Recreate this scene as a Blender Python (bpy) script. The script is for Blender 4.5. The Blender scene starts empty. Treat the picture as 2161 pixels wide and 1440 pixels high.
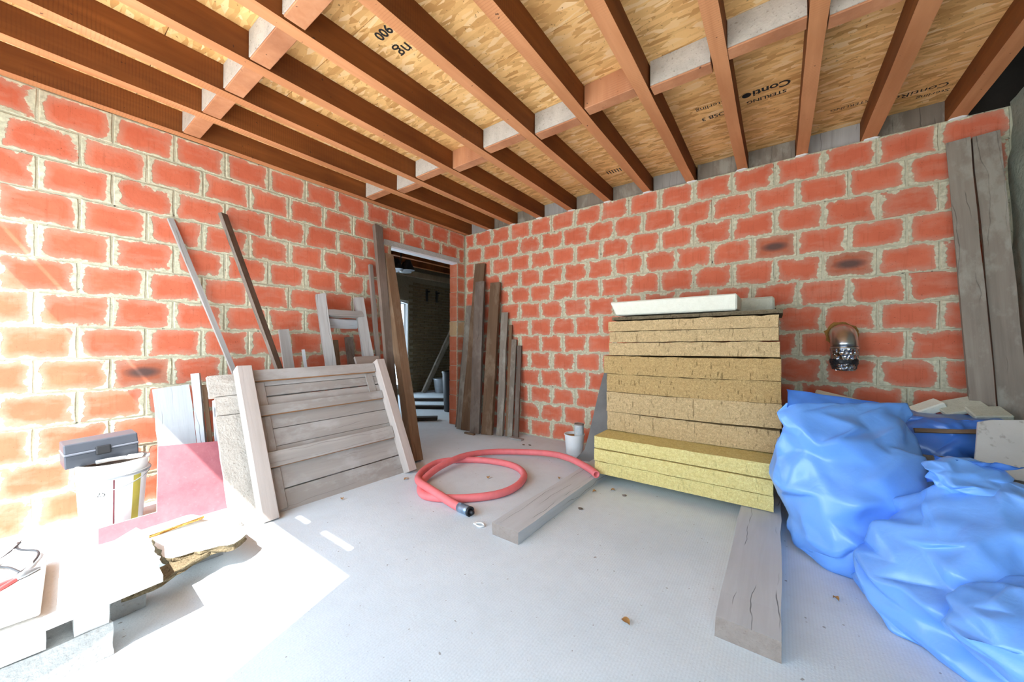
import bpy, bmesh, math, random
from mathutils import Vector, Matrix, noise
random.seed(7)
D = bpy.data
SC = bpy.context.scene
COL = SC.collection
PI = math.pi

# ------------------------------------------------------------------ camera
cam = D.cameras.new('camera'); camo = D.objects.new('camera', cam); COL.objects.link(camo)
F_PX = 767.03
cam.sensor_fit = 'HORIZONTAL'; cam.sensor_width = 36.0; cam.lens = 36.0 * F_PX / 2161.0
cam.clip_start = 0.02; cam.clip_end = 200
yaw, pitch, roll = math.radians(126.3108), math.radians(0.431), math.radians(0.1231)
fw = Vector((math.cos(pitch) * math.cos(yaw), math.cos(pitch) * math.sin(yaw), math.sin(pitch)))
rt = Vector((math.sin(yaw), -math.cos(yaw), 0)); up = rt.cross(fw)
rt2 = rt * math.cos(roll) + up * math.sin(roll); up2 = up * math.cos(roll) - rt * math.sin(roll)
m = Matrix((rt2, up2, -fw)).transposed().to_4x4(); m.translation = Vector((3.5052, -3.6681, 1.0998))
camo.matrix_world = m
SC.camera = camo

# ------------------------------------------------------------------ daylight
world = D.worlds.new('sky'); SC.world = world; world.use_nodes = True
bg = world.node_tree.nodes['Background']
bg.inputs[0].default_value = (0.66, 0.83, 1.0, 1); bg.inputs[1].default_value = 6.6
sun = D.lights.new('sun', 'SUN'); sun.energy = 14.5; sun.angle = math.radians(0.45); sun.color = (1.0, 0.985, 0.96)
suno = D.objects.new('sun', sun); COL.objects.link(suno); suno.location = (8, -12, 12)
suno.rotation_euler = Vector((-0.35, 1.0, -1.57)).to_track_quat('-Z', 'Y').to_euler()
def portal(name, loc, rot, sx, sy):
    l = D.lights.new(name, 'AREA'); l.shape = 'RECTANGLE'; l.size = sx; l.size_y = sy
    l.cycles.is_portal = True
    o = D.objects.new(name, l); COL.objects.link(o); o.location = loc; o.rotation_euler = rot
portal('opening_portal', (1.26, -4.36, 1.15), (PI / 2, 0, 0), 2.32, 2.3); portal('rear_fill_portal', (3.75, -4.36, 1.1), (PI / 2, 0, 0), 1.7, 1.3)  # second portal sits in the unseen opening added for fill light
portal('window_portal', (-3.32, 0.10, 1.1), (0, -PI / 2, 0), 2.0, 2.7)
SC.view_settings.view_transform = 'Standard'; SC.view_settings.look = 'None'
SC.view_settings.gamma = 1.0; SC.view_settings.use_curve_mapping = False
SC.view_settings.exposure = 0.25

# ------------------------------------------------------------------ node helpers
class N:
    def __init__(s, name):
        s.m = D.materials.new(name); s.m.use_nodes = True; s.t = s.m.node_tree
        s.b = s.t.nodes['Principled BSDF']
    def n(s, typ, **kw):
        nd = s.t.nodes.new('ShaderNode' + typ)
        for k, v in kw.items(): setattr(nd, k, v)
        return nd
    def l(s, a, b): s.t.links.new(a, b)
    def val(s, sock, v):
        if isinstance(v, bpy.types.NodeSocket): s.l(v, sock)
        else: sock.default_value = v
    def math(s, op, a, b=0.0, c=0.0):
        nd = s.n('Math', operation=op); s.val(nd.inputs[0], a); s.val(nd.inputs[1], b)
        if len(nd.inputs) > 2: s.val(nd.inputs[2], c)
        return nd.outputs[0]
    def mix(s, f, a, b, mode='MIX'):
        nd = s.n('MixRGB', blend_type=mode); s.val(nd.inputs[0], f)
        s.val(nd.inputs[1], a if isinstance(a, bpy.types.NodeSocket) else (*a, 1))
        s.val(nd.inputs[2], b if isinstance(b, bpy.types.NodeSocket) else (*b, 1))
        return nd.outputs[0]
    def coord(s, scale=(1, 1, 1), kind='Object', shift=True):
        tc = s.n('TexCoord'); mp = s.n('Mapping'); mp.inputs['Scale'].default_value = scale
        v = tc.outputs[kind]
        if shift:
            oi = s.n('ObjectInfo'); k = s.math('MULTIPLY', oi.outputs['Random'], 37.0)
            va = s.n('VectorMath', operation='ADD'); s.l(v, va.inputs[0]); s.l(k, va.inputs[1]); v = va.outputs[0]
        s.l(v, mp.inputs[0]); return mp.outputs[0]
    def noise(s, vec, scale, detail=4, rough=0.55, dist=0.0):
        nd = s.n('TexNoise'); s.l(vec, nd.inputs['Vector']); nd.inputs['Scale'].default_value = scale
        nd.inputs['Detail'].default_value = detail; nd.inputs['Roughness'].default_value = rough
        nd.inputs['Distortion'].default_value = dist
        return nd.outputs[0]
    def ramp(s, f, lo, hi, a=0.0, b=1.0):
        nd = s.n('MapRange'); s.val(nd.inputs[0], f); nd.inputs[1].default_value = lo; nd.inputs[2].default_value = hi
        nd.inputs[3].default_value = a; nd.inputs[4].default_value = b; return nd.outputs[0]
    def rand(s): return s.n('ObjectInfo').outputs['Random']
    def bump(s, h, strength=0.4, dist=0.01):
        nd = s.n('Bump'); nd.inputs['Strength'].default_value = strength; nd.inputs['Distance'].default_value = dist
        s.l(h, nd.inputs['Height']); s.l(nd.outputs[0], s.b.inputs['Normal'])
    def done(s, col, rough=0.8, metal=0.0, spec=0.3):
        s.val(s.b.inputs['Base Color'], col if isinstance(col, bpy.types.NodeSocket) else (*col, 1))
        s.val(s.b.inputs['Roughness'], rough); s.b.inputs['Metallic'].default_value = metal
        s.b.inputs['Specular IOR Level'].default_value = spec
        return s.m

MORTAR = (0.50, 0.46, 0.36)
def mat_mortar():
    g = N('mortar'); v = g.coord(shift=False)
    a = g.noise(v, 9, 6, .65); b = g.noise(v, 60, 4)
    c = g.mix(g.ramp(a, .3, .75), (0.43, 0.40, 0.285), (0.66, 0.615, 0.44))
    sp = g.ramp(g.noise(v, 26, 3), .66, .72)
    c = g.mix(sp, c, (0.10, 0.09, 0.07))
    g.bump(g.math('ADD', a, g.math('MULTIPLY', b, .4)), .9, .012)
    return g.done(c, .95, spec=.1)
def mat_brick(name, base, alt, burnt=0.0, smear=1.0):
    g = N(name)
    tc = g.n('TexCoord'); sx = g.n('SeparateXYZ'); g.l(tc.outputs['Object'], sx.inputs[0])
    at = g.n('Attribute'); at.attribute_name = 'hl'
    v = g.coord()
    dx = g.math('SUBTRACT', g.math('SUBTRACT', at.outputs['Fac'], .012 * smear), g.math('ABSOLUTE', sx.outputs[0]))
    dz = g.math('SUBTRACT', .0955 - .003 * smear, g.math('ABSOLUTE', sx.outputs[2]))
    d = g.math('SMOOTH_MIN', dx, dz, .035)
    n1 = g.noise(v, 11, 5, .6); n2 = g.noise(v, 45, 3)
    amp = g.ramp(g.rand(), 0, 1, .06, .13)
    thr = g.math('ADD', g.math('MULTIPLY', g.math('SUBTRACT', n1, .5), amp), g.math('MULTIPLY', g.math('SUBTRACT', n2, .5), .014))
    k = g.math('SUBTRACT', d, g.math('MULTIPLY', thr, smear))
    sn = g.n('SeparateXYZ'); g.l(tc.outputs['Normal'], sn.inputs[0]); face = g.ramp(g.math('ABSOLUTE', sn.outputs[1]), .3, .6)
    mask = g.math('MULTIPLY', g.ramp(k, .004, .010, 1.0, 0.0), face)
    halo = g.math('MULTIPLY', g.ramp(k, .006, .045, .36, 0.0), face)
    c = g.mix(g.ramp(g.noise(v, 6, 4), .3, .7), base, alt)
    c = g.mix(g.ramp(g.rand(), 0, 1, 0, .35), c, (base[0] * .72, base[1] * .62, base[2] * .6))
    wash = g.ramp(g.noise(g.coord((1, 1, 2.4)), 5, 5, .6), .52, .78, 0, .40)
    c = g.mix(wash, c, (0.66, 0.36, 0.26))
    c = g.mix(g.ramp(g.noise(g.coord((1, 1, .08)), 70, 2), .56, .72, 0, .30), c, (0.42, 0.10, 0.045))
    c = g.mix(g.ramp(g.noise(v, 130, 2), .68, .74, 0, .6), c, (0.12, 0.05, 0.03))
    if burnt:
        e = g.math('ADD', g.math('POWER', g.math('DIVIDE', sx.outputs[0], .085), 2), g.math('POWER', g.math('DIVIDE', sx.outputs[2], .035), 2))
        c = g.mix(g.math('MULTIPLY', g.ramp(e, .2, 1.5, 1, 0), burnt), c, (0.075, 0.06, 0.055))
    c = g.mix(halo, c, (0.56, 0.44, 0.33))
    c = g.mix(mask, c, g.mix(g.ramp(n2, .35, .65), (0.47, 0.435, 0.30), (0.68, 0.635, 0.455)))
    g.bump(g.math('ADD', g.math('MULTIPLY', mask, .5), g.math('MULTIPLY', n2, .3)), .5, .006)
    return g.done(c, .85, spec=.2)
def mat_wood(name, c1, c2, dark, crack=.5, pale=None, pf=.0, rough=.8, stripes=14):
    g = N(name); v = g.coord((1, 1, .055))
    a = g.noise(v, 26, 5, .6, .4); b = g.noise(v, stripes * 6, 3)
    big = g.noise(g.coord((1, 1, .35)), 5, 3)
    c = g.mix(g.ramp(a, .32, .68), c1, c2)
    c = g.mix(g.ramp(g.rand(), 0, 1, 0, .55), c, dark)
    c = g.mix(g.ramp(big, .45, .75, 0, .45), c, dark)
    tcc = g.n('TexCoord'); sxc = g.n('SeparateXYZ'); g.l(tcc.outputs['Object'], sxc.inputs[0])
    wob = g.noise(g.coord((1, 1, .5)), 5, 3, .5)
    ln = g.math('ADD', g.math('MULTIPLY', g.math('ADD', sxc.outputs[0], sxc.outputs[1]), 15.0), g.math('ADD', g.math('MULTIPLY', wob, 1.6), g.math('MULTIPLY', g.rand(), 9.0)))
    fr = g.math('ABSOLUTE', g.math('SUBTRACT', g.math('FRACT', ln), .5))
    cr = g.math('MULTIPLY', g.ramp(fr, .012, .035, crack, 0), g.ramp(g.noise(g.coord((1, 1, .25)), 9, 2), .50, .56))
    c = g.mix(cr, c, (dark[0] * .25, dark[1] * .25, dark[2] * .25))
    if pale: c = g.mix(g.ramp(g.noise(g.coord((1, 1, .5)), 7, 5, .65), .5, .62, 0, pf), c, pale)
    g.bump(g.math('SUBTRACT', g.math('ADD', a, g.math('MULTIPLY', b, .5)), cr), .35, .004)
    return g.done(c, rough, spec=.25)
def mat_joist(name, c1, c2, dark):
    g = N(name); v = g.coord((1, 1, .06))
    a = g.noise(v, 22, 5, .6, .3)
    c = g.mix(g.ramp(a, .3, .7), c1, c2)
    c = g.mix(g.ramp(g.noise(g.coord((1, 1, .3)), 4, 4), .42, .72, 0, .75), c, dark)
    saw = g.n('TexWave', wave_type='BANDS', bands_direction='Z'); g.l(g.coord(shift=False), saw.inputs[0]); saw.inputs['Scale'].default_value = 22
    saw.inputs['Distortion'].default_value = 1.5
    c = g.mix(g.math('MULTIPLY', g.ramp(saw.outputs[1], .6, 1, 0, .35), g.ramp(g.noise(g.coord(), 2.0, 2), .5, .6)), c, dark)
    c = g.mix(g.ramp(g.noise(g.coord(), 40, 2), .72, .76, 0, .8), c, (.03, .015, .01))
    g.bump(a, .3, .004)
    return g.done(c, .75, spec=.3)
def mat_osb():
    g = N('osb'); v = g.coord((1, 1, 1), shift=True)
    cols = None
    def flakes(rot, sc, seed):
        tc = g.n('TexCoord'); mp = g.n('Mapping'); mp.inputs['Rotation'].default_value = (0, 0, rot); mp.inputs['Scale'].default_value = (sc * .28, sc, sc)
        mp.inputs['Location'].default_value = (seed, seed * 2.1, 0)
        g.l(tc.outputs['Object'], mp.inputs[0])
        vo = g.n('TexVoronoi', feature='F1'); g.l(mp.outputs[0], vo.inputs['Vector']); vo.inputs['Scale'].default_value = 1
        vo.inputs['Randomness'].default_value = 1.0
        sp = g.n('SeparateXYZ'); g.l(vo.outputs['Color'], sp.inputs[0]); return sp.outputs[0], sp.outputs[1], vo.outputs['Distance']
    a0, a1, ad = flakes(.35, 38, 1.3); b0, b1, bd = flakes(-.5, 46, 5.7)
    sel = g.ramp(a1, .45, .55)
    t = g.n('MixRGB'); g.l(sel, t.inputs[0]); g.l(a0, t.inputs[1]); g.l(b0, t.inputs[2])
    f = t.outputs[0]
    c = g.mix(g.ramp(f, 0, .6), (0.58, 0.285, 0.088), (0.90, 0.535, 0.21))
    c = g.mix(g.ramp(f, .75, 1, 0, .8), c, (0.95, 0.68, 0.38))
    c = g.mix(g.ramp(g.noise(v, 60, 3), .66, .72, 0, .8), c, (0.16, 0.07, 0.02))
    c = g.mix(g.ramp(g.noise(v, 1.6, 3), .45, .7, 0, .35), c, (0.58, 0.30, 0.105))
    g.bump(f, .3, .004)
    return g.done(c, .7, spec=.3)
def mat_floor():
    g = N('concrete_floor'); v = g.coord(shift=False)
    a = g.noise(v, 1.6, 6, .6); b = g.noise(v, 14, 5, .6); s = g.noise(v, 120, 3)
    c = g.mix(g.ramp(a, .3, .7), (0.61, 0.675, 0.72), (0.71, 0.77, 0.81))
    c = g.mix(g.ramp(b, .45, .8, 0, .35), c, (0.57, 0.61, 0.63))
    w = g.n('TexWave', wave_type='BANDS', bands_direction='X'); g.l(g.coord((1, 1, 1), shift=False), w.inputs[0]); w.inputs['Scale'].default_value = 28
    w.inputs['Distortion'].default_value = .6
    c = g.mix(g.ramp(w.outputs[1], .3, .9, 0, .08), c, (0.40, 0.41, 0.42))
    c = g.mix(g.ramp(s, .70, .74, 0, .5), c, (0.30, 0.30, 0.30))
    c = g.mix(g.ramp(g.noise(v, 34, 2), .72, .745, 0, .7), c, (0.22, 0.20, 0.18))
    g.bump(g.math('ADD', g.math('MULTIPLY', w.outputs[1], .25), s), .25, .004)
    return g.done(c, .75, spec=.3)
def mat_wool(name, c1, c2, dark, pitted=.5):
    g = N(name); v = g.coord((1, 1, 1)); h = g.coord((1, 1, 3.0))
    a = g.noise(h, 18, 5, .7); b = g.noise(v, 150, 3, .7)
    c = g.mix(g.ramp(a, .3, .7), c1, c2)
    c = g.mix(g.ramp(b, .42, .70, 0, .75), c, dark)
    b2 = g.noise(v, 62, 3, .7); c = g.mix(g.ramp(b2, .50, .72, 0, .55), c, dark)
    c = g.mix(g.ramp(b2, .28, .44, .45, 0), c, tuple(min(1, x * 1.35) for x in c1))
    cr = g.ramp(g.noise(g.coord((1, 1, .22)), 60, 3), .62, .68, 0, pitted)
    c = g.mix(cr, c, (dark[0] * .45, dark[1] * .45, dark[2] * .4))
    g.bump(g.math('SUBTRACT', g.math('ADD', b, a), cr), .8, .008)
    return g.done(c, .95, spec=.05)
def mat_plain(name, col, rough=.6, metal=0.0, spec=.4, var=.12, sc=12, bump=.1):
    g = N(name); v = g.coord()
    a = g.noise(v, sc, 5, .6)
    c = g.mix(g.ramp(a, .3, .75), tuple(x * (1 - var) for x in col), tuple(min(1, x * (1 + var)) for x in col))
    if bump: g.bump(a, bump, .004)
    return g.done(c, rough, metal, spec)
def mat_rough(name, c1, c2, speck, sc=18, bump=.8, amount=.6):
    g = N(name); v = g.coord()
    a = g.noise(v, sc, 6, .65); s = g.noise(v, sc * 5, 3)
    c = g.mix(g.ramp(a, .3, .7), c1, c2)
    c = g.mix(g.ramp(s, .60, .70, 0, amount), c, speck)
    g.bump(g.math('ADD', a, s), bump, .008)
    return g.done(c, .9, spec=.15)
def mat_bag(name, col, deep):
    g = N(name); v = g.coord()
    a = g.noise(v, 3, 3); w = g.noise(g.coord((1, 1, .7)), 16, 4, .55, .6)
    c = g.mix(g.ramp(a, .3, .7), col, deep)
    g.bump(w, .22, .010)
    g.b.inputs['Subsurface Weight'].default_value = 0
    return g.done(c, .30, spec=.6)
def mat_foil():
    g = N('crumpled_foil'); v = g.coord()
    vo = g.n('TexVoronoi', feature='F1'); g.l(v, vo.inputs[0]); vo.inputs['Scale'].default_value = 34
    g.bump(vo.outputs['Distance'], .9, .02)
    return g.done((0.62, 0.65, 0.70), .22, 1.0)

M = dict(
    mortar=mat_mortar(), brick=mat_brick('brick', (0.70, 0.180, 0.094), (0.62, 0.140, 0.070)),
    brick_burnt=mat_brick('burnt_brick', (0.50, 0.14, 0.07), (0.42, 0.13, 0.07), burnt=.85),
    brick_yellow=mat_brick('yellow_brick', (0.62, 0.42, 0.22), (0.55, 0.36, 0.18)),
    brick_clean=mat_brick('jamb_brick', (0.66, 0.20, 0.10), (0.60, 0.16, 0.075), smear=.15),
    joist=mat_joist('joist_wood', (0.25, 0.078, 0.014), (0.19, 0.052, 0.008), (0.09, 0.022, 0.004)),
    joist_underside=mat_joist('joist_underside_wood', (0.66, 0.30, 0.135), (0.55, 0.23, 0.095), (0.40, 0.15, 0.055)),
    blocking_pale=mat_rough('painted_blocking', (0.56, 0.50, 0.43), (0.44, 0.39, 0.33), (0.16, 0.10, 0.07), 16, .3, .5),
    blocking=mat_joist('blocking_wood', (0.56, 0.26, 0.13), (0.48, 0.20, 0.09), (0.30, 0.11, 0.05)),
    osb=mat_osb(), floor=mat_floor(),
    end_grain=mat_rough('end_grain', (0.33, 0.275, 0.24), (0.26, 0.21, 0.18), (0.16, 0.12, 0.10), 30, .4, .4), fresh=mat_plain('fresh_sawn_wood', (0.42, 0.20, 0.085), .8),
    ink=mat_plain('black_ink', (0.02, 0.017, 0.015), .8, bump=0),
    grey_wood=mat_wood('grey_wood', (0.47, 0.445, 0.42), (0.36, 0.335, 0.31), (0.26, 0.23, 0.205)),
    pale_wood=mat_wood('pale_grey_wood', (0.58, 0.59, 0.60), (0.50, 0.505, 0.51), (0.42, 0.415, 0.41), .8),
    shutter_wood=mat_wood('shutter_wood', (0.49, 0.445, 0.405), (0.40, 0.36, 0.325), (0.29, 0.25, 0.22), .35, (0.53, 0.51, 0.49), .5),
    batten_wood=mat_wood('batten_wood', (0.60, 0.52, 0.47), (0.52, 0.44, 0.39), (0.44, 0.35, 0.29), .15),
    brown_wood=mat_wood('brown_wood', (0.25, 0.15, 0.085), (0.175, 0.10, 0.055), (0.10, 0.055, 0.03), .5, (0.34, 0.25, 0.17), .3),
    taupe_wood=mat_wood('taupe_wood', (0.22, 0.165, 0.13), (0.16, 0.118, 0.09), (0.09, 0.064, 0.048), .5, (0.32, 0.265, 0.22), .3),
    weathered=mat_wood('weathered_plank', (0.32, 0.27, 0.215), (0.235, 0.19, 0.15), (0.145, 0.115, 0.085), .5, (0.42, 0.39, 0.32), .5),
    stick_dark=mat_wood('stick_wood', (0.40, 0.33, 0.28), (0.31, 0.25, 0.21), (0.22, 0.17, 0.14), .3),
    wool_brown=mat_wool('brown_mineral_wool', (0.64, 0.435, 0.195), (0.54, 0.35, 0.145), (0.29, 0.18, 0.07), .6),
    wool_tan=mat_wool('tan_mineral_wool', (0.70, 0.505, 0.27), (0.60, 0.42, 0.21), (0.35, 0.235, 0.11), .5),
    wool_yellow=mat_wool('yellow_mineral_wool', (0.88, 0.735, 0.33), (0.80, 0.64, 0.25), (0.56, 0.42, 0.14), .25),
    foam=mat_rough('white_foam', (0.86, 0.85, 0.72), (0.80, 0.79, 0.66), (0.55, 0.50, 0.36), 30, .3, .25),
    foam_dirty=mat_rough('dirty_foam', (0.62, 0.62, 0.50), (0.54, 0.54, 0.42), (0.30, 0.28, 0.20), 24, .4, .4),
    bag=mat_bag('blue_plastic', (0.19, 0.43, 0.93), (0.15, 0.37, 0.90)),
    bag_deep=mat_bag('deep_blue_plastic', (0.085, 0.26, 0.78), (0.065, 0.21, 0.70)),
    hose=mat_plain('red_rubber', (0.80, 0.185, 0.19), .55, var=.1),
    steel=mat_plain('brushed_steel', (0.62, 0.63, 0.65), .28, 1.0, var=.05), foil=mat_foil(),
    black=mat_plain('black_plastic', (0.022, 0.022, 0.024), .45), rust=mat_rough('expanding_foam', (0.50, 0.26, 0.07), (0.38, 0.19, 0.05), (0.16, 0.08, 0.03), 50, 1),
    white_plastic=mat_plain('white_plastic', (0.80, 0.81, 0.80), .45, var=.06, sc=5),
    dark_red=mat_plain('dark_red_tape', (0.34, 0.07, 0.085), .5), yellow=mat_plain('yellow_film', (0.70, 0.60, 0.12), .5),
    toolbox=mat_plain('slate_plastic', (0.06, 0.066, 0.08), .38, var=.08), toolbox_l=mat_plain('grey_plastic', (0.13, 0.14, 0.165), .4, var=.06),
    red_board=mat_rough('red_board', (0.47, 0.17, 0.185), (0.38, 0.115, 0.135), (0.55, 0.30, 0.30), 9, .1, .18),
    board_edge=mat_plain('pale_edge', (0.70, 0.66, 0.62), .8),
    white_sheet=mat_rough('white_board', (0.82, 0.80, 0.77), (0.76, 0.74, 0.70), (0.58, 0.54, 0.48), 10, .25, .25),
    crust=mat_rough('mortar_crusted_wood', (0.50, 0.44, 0.375), (0.62, 0.555, 0.48), (0.27, 0.21, 0.16), 16, .6, .6),
    grey_block=mat_rough('grey_timber', (0.40, 0.395, 0.38), (0.33, 0.325, 0.31), (0.20, 0.19, 0.17), 14, .7, .5),
    brown_edge=mat_wool('brown_edge', (0.26, 0.21, 0.13), (0.19, 0.15, 0.09), (0.10, 0.075, 0.045), .6),
    sheet=mat_plain('dark_grey_sheet', (0.155, 0.15, 0.14), .6, var=.25, sc=4),
    plaster=mat_rough('green_grey_render', (0.30, 0.32, 0.25), (0.22, 0.245, 0.19), (0.14, 0.15, 0.11), 8, .8, .5),
    plasterboard=mat_rough('stained_plasterboard', (0.52, 0.48, 0.43), (0.46, 0.42, 0.37), (0.20, 0.15, 0.11), 5, .2, .5),
    white_paint=mat_plain('white_paint', (0.84, 0.85, 0.86), .5, var=.04), lintel=mat_rough('concrete_lintel', (0.52, 0.51, 0.47), (0.44, 0.43, 0.39), (0.27, 0.26, 0.23), 20, .6),
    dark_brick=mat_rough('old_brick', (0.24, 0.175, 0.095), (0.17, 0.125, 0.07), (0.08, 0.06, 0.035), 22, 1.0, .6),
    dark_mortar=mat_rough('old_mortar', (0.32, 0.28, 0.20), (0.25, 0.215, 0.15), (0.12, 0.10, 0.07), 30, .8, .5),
    beam_light=mat_wood('light_beam', (0.42, 0.33, 0.22), (0.33, 0.25, 0.16), (0.22, 0.16, 0.10), .2),
    grey_metal=mat_plain('grey_metal', (0.33, 0.35, 0.37), .45, .6), galvanised=mat_plain('galvanised', (0.30, 0.40, 0.52), .35, .7, var=.25, sc=30),
    leaf=mat_plain('dry_leaf', (0.46, 0.24, 0.08), .8, var=.3), tool_red=mat_plain('red_grip', (0.70, 0.10, 0.10), .5),
    tin=mat_rough('paint_tin', (0.62, 0.62, 0.58), (0.42, 0.50, 0.56), (0.50, 0.36, 0.12), 22, .2, .6),
    ground=mat_rough('gravel_ground', (0.72, 0.70, 0.66), (0.64, 0.62, 0.58), (0.50, 0.48, 0.45), 14, .3),
    roof_dark=mat_plain('dark_boards', (0.045, 0.035, 0.028), .9),
)
mg = D.materials.new('window_glass'); mg.use_nodes = True
mg.node_tree.nodes['Principled BSDF'].inputs['Transmission Weight'].default_value = 1.0
mg.node_tree.nodes['Principled BSDF'].inputs['Roughness'].default_value = .02
mg.node_tree.nodes['Principled BSDF'].inputs['IOR'].default_value = 1.02
M['glass'] = mg

# ------------------------------------------------------------------ object helpers
def put(name, me, mat=None, parent=None, mw=None):
    o = D.objects.new(name, me)
    if mat and me is not None and len(me.materials) == 0: me.materials.append(mat)
    COL.objects.link(o)
    if parent is not None:
        o.parent = parent
    if mw is not None: o.matrix_basis = (parent_world(parent).inverted() @ mw) if parent is not None else mw
    return o
WORLD = {}
def parent_world(p):
    w = p.matrix_basis.copy()
    while p.parent is not None:
        p = p.parent; w = p.matrix_basis @ w
    return w
def tag(o, label, cat, group=None):
    o['label'] = label; o['category'] = cat
    if group: o['group'] = group
    return o
def struct(o): o['kind'] = 'structure'; return o
def thing(name, label, cat, loc=(0, 0, 0), group=None, mw=None):
    o = D.objects.new(name, None); COL.objects.link(o); o.empty_display_size = .1
    o.matrix_basis = mw if mw is not None else Matrix.Translation(loc)
    return tag(o, label, cat, group)
def me_from_bm(bm, name, smooth=False):
    me = D.meshes.new(name); bm.normal_update(); bm.to_mesh(me); bm.free()
    if smooth:
        for p in me.polygons: p.use_smooth = True
    return me
def box_bm(x0, x1, y0, y1, z0, z1, bm=None):
    bm = bm or bmesh.new()
    v = [bm.verts.new(c) for c in ((x0, y0, z0), (x1, y0, z0), (x1, y1, z0), (x0, y1, z0), (x0, y0, z1), (x1, y0, z1), (x1, y1, z1), (x0, y1, z1))]
    for f in ((0, 3, 2, 1), (4, 5, 6, 7), (0, 1, 5, 4), (1, 2, 6, 5), (2, 3, 7, 6), (3, 0, 4, 7)): bm.faces.new([v[i] for i in f])
    return bm
def bevel(bm, off, seg=1):
    bmesh.ops.bevel(bm, geom=list(bm.edges), offset=off, segments=seg, affect='EDGES', profile=.5)
    return bm
def box(name, x0, x1, y0, y1, z0, z1, mat, parent=None, bev=0.0, mw=None):
    """box given in world axes (or in the frame mw); origin at the bottom centre"""
    cx, cy = (x0 + x1) / 2, (y0 + y1) / 2
    bm = box_bm(x0 - cx, x1 - cx, y0 - cy, y1 - cy, 0, z1 - z0)
    if bev: bevel(bm, bev)
    t = Matrix.Translation((cx, cy, z0))
    return put(name, me_from_bm(bm, name), mat, parent, (mw @ t) if mw is not None else t)
def frame_from(p0, p1, face):
    """matrix: local z from p0 to p1, local -y looking along 'face'"""
    p0, p1 = Vector(p0), Vector(p1)
    z = (p1 - p0).normalized(); y = -Vector(face); y = (y - z * y.dot(z)).normalized(); x = y.cross(z)
    mm = Matrix((x, y, z)).transposed().to_4x4(); mm.translation = p0
    return mm, (p1 - p0).length
def plank_bm(w, t, L, rnd, jit=.003, segs=5, bev=.003, taper=0.0, ends=0.0):
    bm = bmesh.new(); rings = []
    for i in range(segs + 1):
        f = i / segs; s = 1 - taper * f
        r = []
        for (a, b) in ((-1, -1), (1, -1), (1, 1), (-1, 1)):
            zz = L * f + (rnd.uniform(-ends, ends) if i in (0, segs) else 0)
            r.append(bm.verts.new((a * w / 2 * s + rnd.uniform(-jit, jit), b * t / 2 + rnd.uniform(-jit, jit) * .6, zz)))
        rings.append(r)
    for i in range(segs):
        for k in range(4): bm.faces.new((rings[i][k], rings[i][(k + 1) % 4], rings[i + 1][(k + 1) % 4], rings[i + 1][k]))
    bm.faces.new(rings[0][::-1]); bm.faces.new(rings[-1])
    if bev:
        es = [e for e in bm.edges if e.calc_face_angle(0) > 1.0]
        bmesh.ops.bevel(bm, geom=es, offset=bev, segments=1, affect='EDGES')
    return bm
PR = random.Random(21)
def end_grain(o):
    o.data.materials.append(M['end_grain'])
    for p in o.data.polygons:
        if abs(p.normal.z) > .8: p.material_index = 1
def plank(name, p0, p1, face, w, t, mat, label=None, cat='plank', parent=None, group=None, **kw):
    """a plank from p0 (foot) to p1 (head); wide side looks along 'face', p0 and p1 on its centre line"""
    mm, L = frame_from(p0, p1, face)
    o = put(name, me_from_bm(plank_bm(w, t, L, PR, **kw), name), mat, parent, mm); end_grain(o)
    if label: tag(o, label, cat, group)
    return o
def poly_plate(name, outline, thick, mat, mw, parent=None, edge_mat=None, bev=0.0):
    """outline in local (x, z), plate thickness along local y (0..thick)"""
    bm = bmesh.new()
    a = [bm.verts.new((x, 0, z)) for x, z in outline]; b = [bm.verts.new((x, thick, z)) for x, z in outline]
    n = len(a)
    bm.faces.new(a); bm.faces.new(b[::-1])
    side = [bm.faces.new((a[(i + 1) % n], a[i], b[i], b[(i + 1) % n])) for i in range(n)]
    if edge_mat:
        for f in side: f.material_index = 1
    bmesh.ops.recalc_face_normals(bm, faces=bm.faces)
    me = me_from_bm(bm, name); me.materials.append(mat)
    if edge_mat: me.materials.append(edge_mat)
    return put(name, me, None, parent, mw)
def lathe(name, prof, mat, parent=None, mw=None, n=32, smooth=True, cap=True):
    bm = bmesh.new(); rs = []
    for r, z in prof:
        rs.append([bm.verts.new((r * math.cos(2 * PI * i / n), r * math.sin(2 * PI * i / n), z)) for i in range(n)])
    for i in range(len(rs) - 1):
        for k in range(n): bm.faces.new((rs[i][k], rs[i][(k + 1) % n], rs[i + 1][(k + 1) % n], rs[i + 1][k]))
    if cap: bm.faces.new(rs[0][::-1]); bm.faces.new(rs[-1])
    bmesh.ops.recalc_face_normals(bm, faces=bm.faces)
    me = me_from_bm(bm, name, smooth)
    o = put(name, me, mat, parent, mw)
    if smooth:
        for e in me.edges: pass
        me.set_sharp_from_angle(angle=.7)
    return o
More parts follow.
